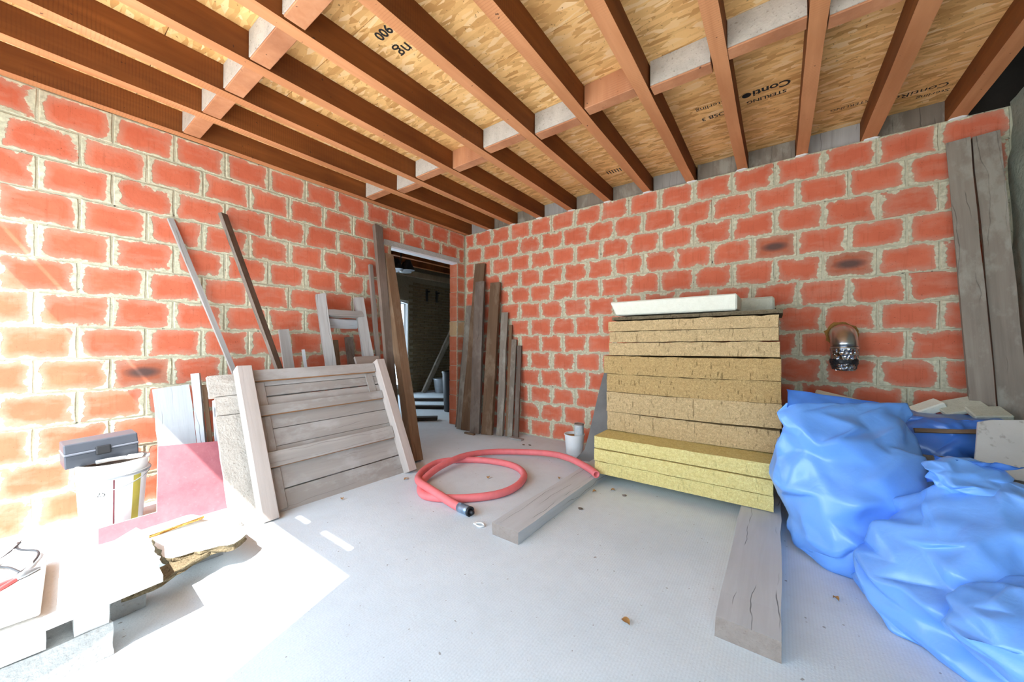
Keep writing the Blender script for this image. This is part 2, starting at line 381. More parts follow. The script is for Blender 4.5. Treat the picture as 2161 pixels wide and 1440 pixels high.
def tube_mesh(pts, rad, n=12, hollow=0.0, name='tube', cap=True):
    bm = bmesh.new(); rings = []; inner = []
    P = [Vector(p) for p in pts]
    R = rad if isinstance(rad, (list, tuple)) else [rad] * len(P)
    nx = None
    for i, p in enumerate(P):
        t = (P[min(i + 1, len(P) - 1)] - P[max(i - 1, 0)]).normalized()
        if nx is None:
            nx = t.orthogonal().normalized()
        nx = (nx - t * nx.dot(t)).normalized(); ny = t.cross(nx)
        rings.append([bm.verts.new(p + (nx * math.cos(2 * PI * k / n) + ny * math.sin(2 * PI * k / n)) * R[i]) for k in range(n)])
    for i in range(len(rings) - 1):
        for k in range(n): bm.faces.new((rings[i][k], rings[i][(k + 1) % n], rings[i + 1][(k + 1) % n], rings[i + 1][k]))
    if cap:
        for ring, e, sgn in ((rings[0], 0, 1), (rings[-1], len(P) - 1, -1)):
            if hollow:
                j = 1 if e == 0 else len(P) - 2
                d = (P[j] - P[e]).normalized() * hollow
                i1 = [bm.verts.new(P[e] + (v.co - P[e]) * .68) for v in ring]
                i2 = [bm.verts.new(P[e] + (v.co - P[e]) * .66 + d) for v in ring]
                for k in range(n):
                    k2 = (k + 1) % n
                    bm.faces.new((ring[k], ring[k2], i1[k2], i1[k])); bm.faces.new((i1[k], i1[k2], i2[k2], i2[k]))
                bm.faces.new(i2)
            else: bm.faces.new(ring)
    bmesh.ops.recalc_face_normals(bm, faces=bm.faces)
    return me_from_bm(bm, name, True)
def spline(pts, n=12):
    P = [Vector(p) for p in pts]; out = []
    for i in range(len(P) - 1):
        p0, p1, p2, p3 = P[max(i - 1, 0)], P[i], P[i + 1], P[min(i + 2, len(P) - 1)]
        for k in range(n):
            t = k / n
            out.append(.5 * ((2 * p1) + (p2 - p0) * t + (2 * p0 - 5 * p1 + 4 * p2 - p3) * t * t + (3 * p1 - p0 - 3 * p2 + p3) * t ** 3))
    out.append(P[-1]); return out
def text_mesh(name, s, size, mat, parent, mw, bold=0.0, shear=0.0):
    c = D.curves.new(name, 'FONT'); c.body = s; c.size = size; c.offset = bold; c.shear = shear; c.align_x = 'LEFT'; c.resolution_u = 3
    tmp = D.objects.new(name + '_c', c); COL.objects.link(tmp)
    dg = bpy.context.evaluated_depsgraph_get(); dg.update()
    me = D.meshes.new_from_object(tmp.evaluated_get(dg)); D.objects.remove(tmp)
    me.materials.clear()
    return put(name, me, mat, parent, mw)
def recentre(me, mw):
    return me, mw

# ================================================================== SETTING
DOOR_Y0, DOOR_Y1, DOOR_Z = -1.185, -0.152, 2.2
TH = .14
floor = struct(box('floor', -3.2, 4.82, -4.6, 2.9, -.12, 0, M['floor']))
ground = struct(box('ground', -6, 12, -16, -4.6, -.22, -.04, M['ground']))

# ---- brick walls -------------------------------------------------------
BR = random.Random(5)
def brick_mesh(L, H, depth, rnd):
    bm = bmesh.new(); pts = []
    hl, hh = L / 2, H / 2
    nx = max(2, int(L / .075)); j = .0028
    for i in range(nx): pts.append((-hl + L * i / nx, -hh))
    for i in range(3): pts.append((hl, -hh + H * i / 3))
    for i in range(nx): pts.append((hl - L * i / nx, hh))
    for i in range(3): pts.append((-hl, hh - H * i / 3))
    pts = [(x + rnd.uniform(-j, j), z + rnd.uniform(-j, j)) for x, z in pts]
    n = len(pts)
    f0 = [bm.verts.new((x * (1 - .004 / hl), 0 + rnd.uniform(-.0012, .0012), z * (1 - .004 / hh))) for x, z in pts]
    f1 = [bm.verts.new((x, .005, z)) for x, z in pts]; b = [bm.verts.new((x, depth, z)) for x, z in pts]
    bm.faces.new(f0)
    for i in range(n):
        k = (i + 1) % n
        bm.faces.new((f0[k], f0[i], f1[i], f1[k])); bm.faces.new((f1[k], f1[i], b[i], b[k]))
    bm.faces.new(b[::-1])
    bmesh.ops.recalc_face_normals(bm, faces=bm.faces)
    me = me_from_bm(bm, 'brick')
    a = me.attributes.new('hl', 'FLOAT', 'POINT')
    a.data.foreach_set('value', [hl] * len(me.vertices))
    return me
BM_CACHE = {}
def get_brick(L, mat):
    key = (round(L, 2), mat)
    lst = BM_CACHE.setdefault(key, [])
    cap = 6 if abs(L - .29) < .01 else 1
    if len(lst) < cap:
        me = brick_mesh(key[0], .191, TH, BR); me.materials.append(M[mat]); lst.append(me); return me
    return BR.choice(lst)
def lay(parent, along, off_even, off_odd, lo, hi, special, hole=None):
    """courses of bricks; along = 'x' (wall y=0) or 'y' (wall x=0)"""
    for k in range(13):
        zc = 2.6 - .2 * k - .1
        off = off_even if k % 2 == 0 else off_odd
        i0 = int(math.floor((lo - off) / .3)) - 1
        i1 = int(math.ceil((hi - off) / .3)) + 1
        segs = []
        for i in range(i0, i1):
            a, b = off + .3 * i + .005, off + .3 * (i + 1) - .005
            a, b = max(a, lo), min(b, hi)
            if b - a > .03: segs.append((a, b))
        if hole:
            h0, h1, hz = hole
            if zc < hz:
                ns = []
                for a, b in segs:
                    if b <= h0 or a >= h1: ns.append((a, b))
                    else:
                        if h0 - a > .03: ns.append((a, h0))
                        if b - h1 > .03: ns.append((h1, b))
                segs = ns
        if hole and zc < hole[2]: segs = [q for q in segs if q[0] < hole[0]] + [(hole[1], hi)]
        for a, b in segs:
            c = (a + b) / 2; mat = 'brick'
            for (sa, sz, sm) in special:
                if a <= sa <= b and abs(zc - sz) < .1: mat = sm
            if hole and zc < hole[2] and a >= hole[1] - .001: mat = 'brick_yellow' if abs(zc - 1.3) < .01 else 'brick_clean'
            me = get_brick(b - a, mat)
            out = BR.uniform(-.002, .002)
            if along == 'x':
                mw = Matrix.Translation((c, out, zc))
            else:
                mw = Matrix.Translation((-out, c, zc)) @ Matrix.Rotation(PI / 2, 4, 'Z')
            o = put('brick', me, None, parent, mw)
            if mat == 'brick_burnt': o['label'] = 'brick with a blackened burnt centre'
            if mat == 'brick_yellow': o['label'] = 'pale yellow brick'
wl = bmesh.new()
e = .005
box_bm(-TH + e, -e, -4.2, DOOR_Y0 - e, 0, 2.6, wl); box_bm(-TH + e, -e, DOOR_Y1 + e, .0, 0, 2.6, wl); box_bm(-TH + e, -e, DOOR_Y0 - e, DOOR_Y1 + e, DOOR_Z + .07, 2.6, wl)
wall_left = struct(put('wall_left', me_from_bm(wl, 'wall_left'), M['mortar'], None, Matrix.Identity(4)))
lay(wall_left, 'y', -.007, -.145, -4.19, -.006, [(-3.2, .9, 'brick_burnt')], (DOOR_Y0, DOOR_Y1, 2.2))
wr = box_bm(-TH, 4.86, e, TH - e, 0, 2.598)
wall_right = struct(put('wall_right', me_from_bm(wr, 'wall_right'), M['mortar'], None, Matrix.Identity(4)))
lay(wall_right, 'x', .18, .027, .006, 4.672, [(3.36, 1.9, 'brick_burnt'), (4.07, 1.7, 'brick_burnt')])
# lintel over the doorway, painted soffit
lint = struct(box('trim_1', -TH, .004, DOOR_Y0 - .10, DOOR_Y1 + .04, DOOR_Z - .005, DOOR_Z + .055, M['lintel'], bev=.004)); lint.name = 'trim_1'
struct(box('trim_2', -.10, .002, DOOR_Y0 + .002, DOOR_Y1 - .002, DOOR_Z - .025, DOOR_Z - .006, M['white_paint']))
# end wall on the right, rendered
we = bmesh.new(); bmesh.ops.create_grid(we, x_segments=60, y_segments=36, size=.5)
for v in we.verts:
    y, z = -4.2 + (v.co.x + .5) * 4.2, (v.co.y + .5) * 2.62
    v.co = Vector((4.675 - .022 * noise.noise(Vector((y * 3, z * 3, 1))) - .008 * noise.noise(Vector((y * 14, z * 14, 4))), y, z))
for e2 in [e3 for e3 in we.edges if e3.is_boundary]: pass
ex = bmesh.ops.extrude_face_region(we, geom=list(we.faces))
for v in ex['geom']:
    if isinstance(v, bmesh.types.BMVert): v.co.x = 4.86
bmesh.ops.recalc_face_normals(we, faces=we.faces)
struct(put('wall_end', me_from_bm(we, 'wall_end', False), M['plaster'], None, Matrix.Identity(4)))
# wall behind the camera with the wide open gateway the daylight comes through
rear = bmesh.new(); Y0, Y1 = -4.34, -4.2
box_bm(-.14, .1, Y0, Y1, 0, 3.0, rear); box_bm(2.42, 2.9, Y0, Y1, 0, 2.49, rear); box_bm(4.6, 4.86, Y0, Y1, 0, 2.49, rear); box_bm(2.9, 4.6, Y0, Y1, 0, .45, rear); box_bm(2.9, 4.6, Y0, Y1, 1.75, 2.49, rear)  # second opening, right of the gateway, is added as fill for the bags
box_bm(.1, 2.65, Y1 - .004, Y1, 2.30, 2.488, rear); box_bm(.1, 4.86, Y1 - .004, Y1, 2.525, 3.0, rear)
for a, b in ((.1, .165), (.255, .335), (.40, 1.60), (1.74, 1.92), (2.22, 4.86)): box_bm(a, b, Y1 - .004, Y1, 2.488, 2.525, rear)
struct(put('wall_rear', me_from_bm(rear, 'wall_rear'), M['lintel'], None, Matrix.Identity(4)))

# ---- ceiling ------------------------------------------------------------
ZJ, ZO = 2.6, 2.757
ceiling = struct(box('ceiling', -.14, 4.52, -4.34, .16, ZO + .018, ZO + .06, M['roof_dark']))
struct(box('roof', -3.5, 6.0, -4.5, 3.2, 3.1, 3.2, M['roof_dark'])); struct(box('wall_loft_rear', 4.86, 5.7, -4.4, -4.3, 2.4, 3.1, M['roof_dark']))
struct(box('wall_loft', -.14, 6.0, .16, .26, 0, 3.1, M['roof_dark'])); struct(box('wall_loft_side', 5.6, 5.7, -4.4, .3, 2.2, 3.1, M['roof_dark'])); struct(box('loft_floor', 4.87, 5.65, -4.4, .2, 2.2, 2.3, M['roof_dark']))
rows = [0.14, -.80, -1.40, -2.0, -2.61, -3.21, -3.81, -4.33]
for i in range(len(rows) - 1):
    xs = [-.13] + [x for x in ((1.25, 3.66) if i % 2 else (2.47,)) if x] + [4.52]
    for a, b in zip(xs[:-1], xs[1:]): box('osb_panel', a + .001, b - .001, rows[i + 1] + .002, rows[i] - .002, ZO, ZO + .016, M['osb'], ceiling)
JX = [.036, .44, .815, 1.21, 1.63, 2.055, 2.465, 2.86, 3.255, 3.655, 4.05, 4.46]
JR = random.Random(3)
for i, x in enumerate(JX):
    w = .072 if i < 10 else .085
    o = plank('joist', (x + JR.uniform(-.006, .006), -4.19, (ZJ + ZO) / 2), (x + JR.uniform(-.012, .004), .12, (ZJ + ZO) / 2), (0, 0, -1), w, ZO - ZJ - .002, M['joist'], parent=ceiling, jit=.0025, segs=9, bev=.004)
    o.data.materials.append(M['joist_underside'])
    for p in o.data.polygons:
        if p.normal.y < -.8: p.material_index = 2  # underside takes the paler, more orange joist colour
for i in range(len(JX) - 1):
    a, b = JX[i] + .04, JX[i + 1] - .04
    y = (-1.43 if i % 2 else -1.50) + JR.uniform(-.012, .012)
    if i == len(JX) - 2: continue
    for (yc, th) in ((y, .085), (-2.915 + JR.uniform(-.015, .015), .095)):
        o = box('blocking', a, b, yc - th / 2, yc + th / 2, ZJ + .004, ZO - .001, M['blocking'], ceiling, bev=.003)
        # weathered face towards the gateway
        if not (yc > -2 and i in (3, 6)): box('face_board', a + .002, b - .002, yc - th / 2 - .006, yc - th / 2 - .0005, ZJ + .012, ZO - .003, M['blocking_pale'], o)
for i in range(len(JX) - 1):
    a, b = JX[i] + .042, JX[i + 1] - .042
    box('end_board', a, b, .05, .075, ZJ + .003, ZO - .001, M['weathered'] if i % 3 else M['grey_wood'], ceiling)
for i, x in enumerate(JX[1:]):
    bm = bmesh.new(); bmesh.ops.create_icosphere(bm, subdivisions=1, radius=1)
    for v in bm.verts: v.co = Vector((v.co.x * .05, v.co.y * .02, v.co.z * .009)) * (1 + .25 * noise.noise(v.co * 3 + Vector((i, 0, 0))))
    o = put('mortar_pad', me_from_bm(bm, 'mortar_pad'), M['white_sheet'], wall_right, Matrix.Translation((x, -.002, ZJ - .004)))
# printing on the boards, read from the wall side
def osb_text(s, x, y, size, bold=.0):
    text_mesh('printed_text', s, size, M['ink'], ceiling, Matrix.Translation((x, y, ZO - .0012)) @ Matrix.Rotation(PI, 4, 'Y'), bold)
osb_text('Conti', 3.57, -.83, .088, .0022)
lathe('printed_mark', [(.026, 0), (.026, .0005)], M['ink'], ceiling, Matrix.Translation((3.335, -.805, ZO - .0014)), 24, False)
osb_text('STERLING', 3.55, -.73, .05, .001)
osb_text('Sterling', 3.215, -.845, .060); osb_text('OSB 3', 3.205, -.705, .060, .001)
osb_text('STERLING', 4.00, -.275, .045); osb_text('ContiRoof', 4.38, -.21, .075); osb_text('Sterling', 4.40, -.12, .05)
osb_text('ng', 1.86, -2.42, .11, .001); osb_text('IIIIIIII', 2.36, -.33, .10)
osb_text('0900', 1.905, -2.55, .075, .002)
# room behind the end: ceiling beam seen through the gap
struct(box('trim_3', 4.9, 5.05, -3.5, .1, 2.66, 2.9, M['joist']))

# ---- next room through the doorway --------------------------------------
XF = -3.1
nb = bmesh.new()
box_bm(XF - .2, XF, 1.45, 2.9, 0, 3.0, nb); box_bm(XF - .2, XF, -1.25, 1.45, 2.05, 3.0, nb); box_bm(XF - .2, XF, -4.3, -1.25, 0, 3.0, nb); box_bm(XF - .2, XF, -1.25, 1.45, 0, .12, nb)
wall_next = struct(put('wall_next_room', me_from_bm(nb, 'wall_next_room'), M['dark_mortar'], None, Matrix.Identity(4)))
ob = []
for v_ in range(3): 
    bmx = bevel(box_bm(-.1, .1, -.012, .012, -.026, .026), .005)
    for vv in bmx.verts: vv.co += Vector((random.uniform(-.004, .004), 0, random.uniform(-.003, .003)))
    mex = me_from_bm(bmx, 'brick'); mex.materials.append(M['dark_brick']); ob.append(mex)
for k in range(38):
    zc = .035 + .065 * k
    for i in range(8):
        y = 1.56 + .215 * i - (.1075 if k % 2 else 0)
        if y < 1.56 or y > 2.8 or zc > 2.5: continue
        put('brick', ob[(k * 3 + i) % 3], None, wall_next, Matrix.Translation((XF + .004, y, zc)) @ Matrix.Rotation(PI / 2, 4, 'Z'))
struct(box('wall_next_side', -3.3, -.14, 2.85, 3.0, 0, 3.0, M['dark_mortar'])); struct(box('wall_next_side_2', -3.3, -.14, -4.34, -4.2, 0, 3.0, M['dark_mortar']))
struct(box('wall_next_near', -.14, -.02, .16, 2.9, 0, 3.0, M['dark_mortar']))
cn = struct(box('ceiling_next_room', -3.3, -.14, -4.34, 3.0, 2.86, 2.95, M['roof_dark']))
for x in (-.55, -1.05, -1.55, -2.05, -2.55): box('joist', x - .04, x + .04, -4.2, 2.85, 2.68, 2.86, M['joist'], cn, bev=.004)
box('wall_plate', XF, XF + .1, -4.2, 2.85, 2.58, 2.70, M['beam_light'], cn, bev=.004)
win = struct(thing('window_1', 'bright window', 'window', (XF - .1, .75, .12))); del win['category']; del win['label']
for nm, a in (('window_frame', (XF - .14, XF - .07, -1.25, -1.18, .12, 2.05)), ('window_frame', (XF - .14, XF - .07, 1.38, 1.45, .12, 2.05)), ('window_frame', (XF - .14, XF - .07, -1.18, 1.38, 1.97, 2.05)), ('window_frame', (XF - .14, XF - .07, -1.18, 1.38, .12, .2)), ('window_frame', (XF - .14, XF - .07, .06, .13, .2, 1.97))):
    box(nm, *a, M['white_paint'], win, bev=.004)
box('pane', XF - .11, XF - .105, -1.18, .06, .2, 1.97, M['glass'], win); box('pane', XF - .11, XF - .105, .13, 1.38, .2, 1.97, M['glass'], win)
# casement swung into the room
cm = Matrix.Translation((XF + .02, 1.40, .55)) @ Matrix.Rotation(math.radians(-58), 4, 'Z')
cas = thing('window_casement', 'open white window casement in the room beyond the doorway', 'casement', mw=cm)
for a in ((0, .03, -.025, .025, 0, 1.45), (.42, .45, -.025, .025, 0, 1.45), (0, .45, -.025, .025, 0, .03), (0, .45, -.025, .025, 1.42, 1.45)):
    box('frame', *a, M['white_paint'], cas, mw=cm)

# ================================================================== THINGS
# ---- mineral wool stack on two bearers ---------------------------------
def slab_mesh(x0, x1, y0, y1, zl, zr, h, rnd, sag=.012, rough=.004):
    bm = bmesh.new(); nx, ny = 26, 8
    cx, cy = (x0 + x1) / 2, (y0 + y1) / 2; ph = rnd.uniform(0, 50)
    grid = {}
    for lev in range(4):
        for i in range(nx + 1):
            for j in range(ny + 1):
                if 0 < lev < 3 and 0 < i < nx and 0 < j < ny: continue
                fx, fy = i / nx, j / ny
                x, y = x0 + (x1 - x0) * fx, y0 + (y1 - y0) * fy
                z = zl + (zr - zl) * fx - sag * math.sin(PI * fx) * (1 - fy) + h * lev / 3
                q = Vector((x * 9, y * 9, z * 14 + ph))
                d = noise.noise_vector(q) * rough + noise.noise_vector(q * 3.1) * rough * .5
                if lev in (0, 3): d.z *= .35
                if lev == 3 and j == 0: d.z += rough * 1.2 * noise.noise(q * 2)
                grid[lev, i, j] = bm.verts.new((x - cx + d.x, y - cy + d.y, z + d.z - zl))
    def q4(*k):
        bm.faces.new([grid[a] for a in k])
    for i in range(nx):
        for j in range(ny):
            q4((0, i, j), (0, i, j + 1), (0, i + 1, j + 1), (0, i + 1, j)); q4((3, i, j), (3, i + 1, j), (3, i + 1, j + 1), (3, i, j + 1))
    for l in range(3):
        for i in range(nx):
            q4((l, i, 0), (l, i + 1, 0), (l + 1, i + 1, 0), (l + 1, i, 0)); q4((l, i, ny), (l + 1, i, ny), (l + 1, i + 1, ny), (l, i + 1, ny))
        for j in range(ny):
            q4((l, 0, j), (l + 1, 0, j), (l + 1, 0, j + 1), (l, 0, j + 1)); q4((l, nx, j), (l, nx, j + 1), (l + 1, nx, j + 1), (l + 1, nx, j))
    return me_from_bm(bm, 'slab'), Matrix.Translation((cx, cy, zl))
SR = random.Random(11)
ordn = ['lowest', 'middle', 'topmost']
yz = [.079, .178, .277, .374]
for i in range(3):
    me, mw = slab_mesh(2.325 + SR.uniform(-.006, .006), 3.474 + SR.uniform(-.008, .008), -.955 + (.004, -.006, .003)[i], -.36, yz[i] + .003, yz[i] + .003, yz[i + 1] - yz[i] - .007, SR, .0, .003)
    tag(put('insulation_slab', me, M['wool_yellow'], None, mw), f'{ordn[i]} of the three fresh yellow mineral wool slabs', 'insulation slab', 'mineral wool slabs in the stack')
bz = [(.376, .376), (.533, .545), (.700, .708), (.852, .858), (1.004, 1.014), (1.110, 1.122), (1.200, 1.208), (1.286, 1.292)]
names = ['lowest brown mineral wool slab, resting on the yellow slabs', 'second brown mineral wool slab above the yellow ones', 'third brown mineral wool slab above the yellow ones', 'fourth brown mineral wool slab above the yellow ones',
         'thin tan wool slab below the dark gap near the stack top', 'second tan wool slab from the top of the stack', 'topmost tan wool slab, under the thin brown board']
for i in range(7):
    (a, b), (c, d) = bz[i], bz[i + 1]
    xl = 2.325 if i < 4 else 2.365
    me, mw = slab_mesh(xl + SR.uniform(-.008, .008), (3.514 if i < 5 else 3.503) + SR.uniform(-.006, .006), -.695 - .012 * i + SR.uniform(-.01, .01), -.15, a + .003, b + .003, (c - a) - .006, SR, .006 if i < 4 else .0, .0055)
    tag(put('insulation_slab', me, M['wool_brown'] if i in (2, 3) else M['wool_tan'], None, mw), names[i], 'insulation slab', 'mineral wool slabs in the stack')
me, mw = slab_mesh(2.37, 3.525, -.70, -.14, 1.297, 1.306, .026, SR, 0, .004)
tag(put('cover_board', me, M['brown_edge'], None, mw), 'thin brown fibre board lying on the wool stack', 'board')
fb = bevel(box_bm(-.47, .47, -.15, .15, 0, .118), .01)
for v in fb.verts:
    if v.co.x < 0: v.co.x += .055 * (1 - v.co.z / .118) * 1.0
    v.co += noise.noise_vector(v.co * 9) * .004
tag(put('foam_block', me_from_bm(fb, 'foam_block'), M['foam'], None, Matrix.Translation((2.80, -.50, 1.342)) @ Matrix.Rotation(-.02, 4, 'Z')), 'long white foam block with a slanted end on top of the stack', 'foam block')
fb = bevel(box_bm(-.3, .3, -.08, .08, 0, .12), .014)
for v in fb.verts: v.co += noise.noise_vector(v.co * 9) * .004
tag(put('foam_block', me_from_bm(fb, 'foam_block'), M['foam_dirty'], None, Matrix.Translation((3.18, -.23, 1.342))), 'dirty white foam block behind the long white one on the stack', 'foam block')

def beam(name, cx, y0, y1, w, h, mat, label, ang=0.0):
    L = y1 - y0
    bm = plank_bm(w, h, L, PR, jit=.004, segs=10, bev=.004)
    mw = Matrix.Translation((cx, y0, h / 2 + .001)) @ Matrix.Rotation(ang, 4, 'Z') @ Matrix.Rotation(-PI / 2, 4, 'X')
    o = put(name, me_from_bm(bm, name), mat, None, mw); end_grain(o)
    return tag(o, label, 'beam')
beam('timber_bearer', 2.262, -2.04, -.30, .185, .068, M['pale_wood'], 'grey plank on the floor under the red hose end', -.0)
beam('timber_bearer', 3.409, -2.105, -.30, .203, .074, M['pale_wood'], 'cracked grey beam sticking out from under the wool stack beside the bags')

# ---- red hose ------------------------------------------------------------
hp = [(2.375, -1.035, .093), (2.30, -.965, .093), (2.19, -.89, .092), (2.03, -.785, .082), (1.83, -.70, .064), (1.62, -.70, .046), (1.42, -.775, .036), (1.27, -.885, .036), (1.185, -1.04, .045), (1.16, -1.24, .058), (1.185, -1.455, .060), (1.215, -1.64, .046), (1.30, -1.83, .026),
      (1.47, -1.955, .022), (1.64, -1.905, .022), (1.80, -1.77, .022), (1.90, -1.60, .022), (1.905, -1.40, .022), (1.815, -1.20, .022), (1.63, -1.085, .022), (1.40, -1.095, .022), (1.18, -1.205, .022),
      (1.03, -1.385, .022), (1.06, -1.58, .022), (1.18, -1.76, .030), (1.34, -1.885, .062), (1.47, -1.925, .066), (1.62, -1.935, .046), (1.76, -1.94, .024), (1.86, -1.947, .022)]
hs = spline([(x, y, z + .006) for x, y, z in hp], 8)
hose = thing('rubber_hose', 'pink-red rubber hose coiled on the floor in front of the stack', 'hose', (1.5, -1.5, 0))
hx = Matrix.Translation((1.5, -1.5, 0))
put('hose_tube', tube_mesh([p - Vector((1.5, -1.5, 0)) for p in hs], .0275, 16, .06), M['hose'], hose, hx)
dirv = (hs[-1] - hs[-3]).normalized()
e0 = hs[-1] - Vector((1.5, -1.5, 0))
cpl = put('coupling', tube_mesh([e0 - dirv * .05, e0 - dirv * .02, e0 + dirv * .02, e0 + dirv * .045], [.0295, .031, .031, .030], 18), M['galvanised'], hose, hx)
put('seal', tube_mesh([e0 + dirv * .045, e0 + dirv * .06], [.0315, .0315], 18, .008), M['black'], cpl, hx)
put('spigot', tube_mesh([e0 + dirv * .058, e0 + dirv * .085], [.014, .011], 10), M['black'], cpl, hx)
ct = thing('hose_clip', 'small broken white plastic fitting beside the hose coupling', 'fitting', (2.045, -2.005, 0))
put('loop', tube_mesh(spline([(-.03, .0, .006), (0, .018, .008), (.03, .004, .007), (.02, -.02, .007), (-.01, -.018, .006)], 5), .005, 8), M['white_plastic'], ct, Matrix.Translation((2.045, -2.005, 0)))
put('tab', me_from_bm(bevel(box_bm(-.045, -.02, -.012, .012, .0, .008), .002), 'tab'), M['white_plastic'], ct, Matrix.Translation((2.045, -2.005, 0)))

# ---- wooden shutter leaning against the left pile ------------------------
sb0, st0 = Vector((.955, -2.762, 0)), Vector((.478, -2.762, .93))
sv = (st0 - sb0).normalized(); SL = (st0 - sb0).length; su = Vector((.036, 1, 0)).normalized(); sn = su.cross(sv).normalized()
if sn.x < 0: sn = -sn
su = sv.cross(sn).normalized()
if su.y < 0: su = -su
smw = Matrix((su, -sn, sv)).transposed().to_4x4(); smw.translation = sb0 - sn * .08   # local x width, -y outward, z up the slope
SW = 1.10
shut = thing('wooden_shutter', 'weathered wooden door panel with cross rails and two battens leaning in the middle left', 'door panel', mw=smw)
def sbd(name, x0, x1, z0, z1, y0, y1, mat, grain='x', bev=.0025):
    # local box; long axis kept on local z of the mesh so that the grain runs with it
    cx, cy, cz = (x0 + x1) / 2, (y0 + y1) / 2, (z0 + z1) / 2
    if grain == 'x':
        bm = box_bm(-(z1 - z0) / 2, (z1 - z0) / 2, y0 - cy, y1 - cy, 0, x1 - x0)
        mw = smw @ Matrix.Translation((x0, cy, cz)) @ Matrix.Rotation(PI / 2, 4, 'Y')
    else:
        bm = box_bm(x0 - cx, x1 - cx, y0 - cy, y1 - cy, 0, z1 - z0); mw = smw @ Matrix.Translation((cx, cy, z0))
    bevel(bm, bev)
    return put(name, me_from_bm(bm, name), mat, shut, mw)
def fresh_edge(o):
    o.data.materials.append(M['fresh'])
    for p in o.data.polygons:
        if p.normal.x > .8: p.material_index = 1
for a, b in ((.0, .156), (.163, .31), (.314, .44), (.442, .56), (.564, .69), (.694, .79), (.800, .87), (.874, .955)):
    sbd('board', .05, SW - .02, a * SL, b * SL, -.022, 0, M['shutter_wood'])
for a, b in ((.305, .405), (.655, .725), (.905, .985)): fresh_edge(sbd('rail', .075, SW - .06, a * SL, b * SL, -.056, -.0225, M['shutter_wood']))
for a, b in ((.04, .300), (.41, .650), (.73, .900)): sbd('stile', .085, .155, a * SL, b * SL, -.034, -.0225, M['shutter_wood'], 'z')
sbd('stile', SW - .16, SW - .09, .73 * SL, .9 * SL, -.030, -.0225, M['shutter_wood'], 'z')
for bt in (sbd('batten', -.015, .075, -.005, SL * 1.0, -.115, -.0225, M['batten_wood'], 'z', .004), sbd('batten', SW - .055, SW + .025, -.0, SL * 1.0, -.108, -.0225, M['batten_wood'], 'z', .004)):
    bt.data.materials.append(M['brown_wood'])
    for p in bt.data.polygons:
        if p.normal.x > .8: p.material_index = 1  # right-hand side painted dark brown, its shade put into the colour
sbd('back_batten', SW - .0, SW + .05, .0, SL * .99, -.022, .02, M['brown_wood'], 'z', .003)
sbd('top_block', SW - .20, SW + .045, SL * .985, SL * 1.075, -.012, .012, M['stick_dark'], 'x', .004)
# mortar-crusted boards behind it
cp = thing('crusted_formwork', 'mortar-crusted rough boards sticking out left of the wooden door panel', 'formwork', mw=smw @ Matrix.Translation((-.135, .048, 0)))
for a, b, l in ((0.01, .715, 0.0), (.72, .845, .012), (.85, 1.0, -.012)):
    bm = bmesh.new(); bmesh.ops.create_cube(bm, size=1)
    bmesh.ops.subdivide_edges(bm, edges=list(bm.edges), cuts=7, use_grid_fill=True)
    for v in bm.verts:
        v.co = Vector((l + (v.co.x + .5) * (.60 - l), v.co.y * .034, (a + (v.co.z + .5) * (b - a)) * SL))
        v.co += noise.noise_vector(v.co * 26) * .006 + noise.noise_vector(v.co * 60 + Vector((7, 0, 0))) * .003
    put('board', me_from_bm(bm, 'board'), M['crust'], cp, parent_world(cp))

# ---- sticks, boards and trestle against the left wall --------------------
def ext(top, mid, z=0.0):
    top, mid = Vector(top), Vector(mid); k = (top.z - z) / (top.z - mid.z); return top + (mid - top) * k
plank('batten_stick', (.215, -2.40, .0), (.012, -3.03, 1.985), (1, .1, .1), .032, .022, M['grey_wood'], 'thin dark stick leaning on the brick wall, nearest to the sunlit patch', jit=.001, segs=8, bev=.002)
plank('batten_stick', (.375, -2.17, .0), (.042, -2.735, 2.10), (.75, .65, .1), .075, .024, M['taupe_wood'], 'wider flat batten leaning on the brick wall right of the thin stick', jit=.001, segs=8, bev=.002)
grp = None
plank('short_board', (.335, -3.01, .0), (.17, -3.045, .80), (1, -.05, .2), .185, .026, M['pale_wood'], 'pale grey board with a knot and a crack behind the red board', jit=.004, segs=6, ends=.006)
plank('short_board', (.335, -2.885, .0), (.20, -2.925, .885), (.9, -.45, .2), .045, .04, M['pale_wood'], 'narrow pale stake beside the grey knotty board', jit=.002)
plank('short_board', (.31, -2.833, 0), (.19, -2.873, .80), (.3, 1, 0), .055, .025, M['brown_wood'], 'dark brown lath squeezed beside the narrow stake', jit=.002)
plank('short_board', (.36, -2.67, 0), (.20, -2.755, .83), (1, -.1, .2), .16, .025, M['grey_wood'], 'grey nail-studded board half hidden behind the crusted boards', jit=.004)
nr = thing('nailed_offcut', 'grey wooden offcut with bent nails beside the crusted boards', 'offcut', mw=Matrix.Translation((.40, -2.80, 0)))
plank('offcut_board', (.47, -2.80, .0), (.33, -2.80, .70), (1, 0, .2), .12, .022, M['pale_wood'], parent=nr, jit=.003)
for z in (.60, .52):
    x = .47 - .14 * z / .7 + .012
    put('nail', tube_mesh([(0, 0, 0), (.018, 0, .002), (.03, .018, .008)], .0022, 6), M['black'], nr, Matrix.Translation((x, -2.845, z)))
plank('short_post', (.30, -2.235, 0), (.10, -2.325, 1.215), (1, -.2, .1), .075, .045, M['grey_wood'], 'short blue-grey post standing behind the wooden door panel', jit=.002)
plank('short_post', (.34, -2.13, 0), (.18, -2.20, 1.045), (1, -.2, .1), .022, .02, M['pale_wood'], 'thin pale peg between the short post and the trestle', jit=.001, cat='peg')
tr = thing('wooden_trestle', 'old wooden trestle frame with two posts and a crossbar behind the door panel', 'trestle', (.3, -1.8, 0))
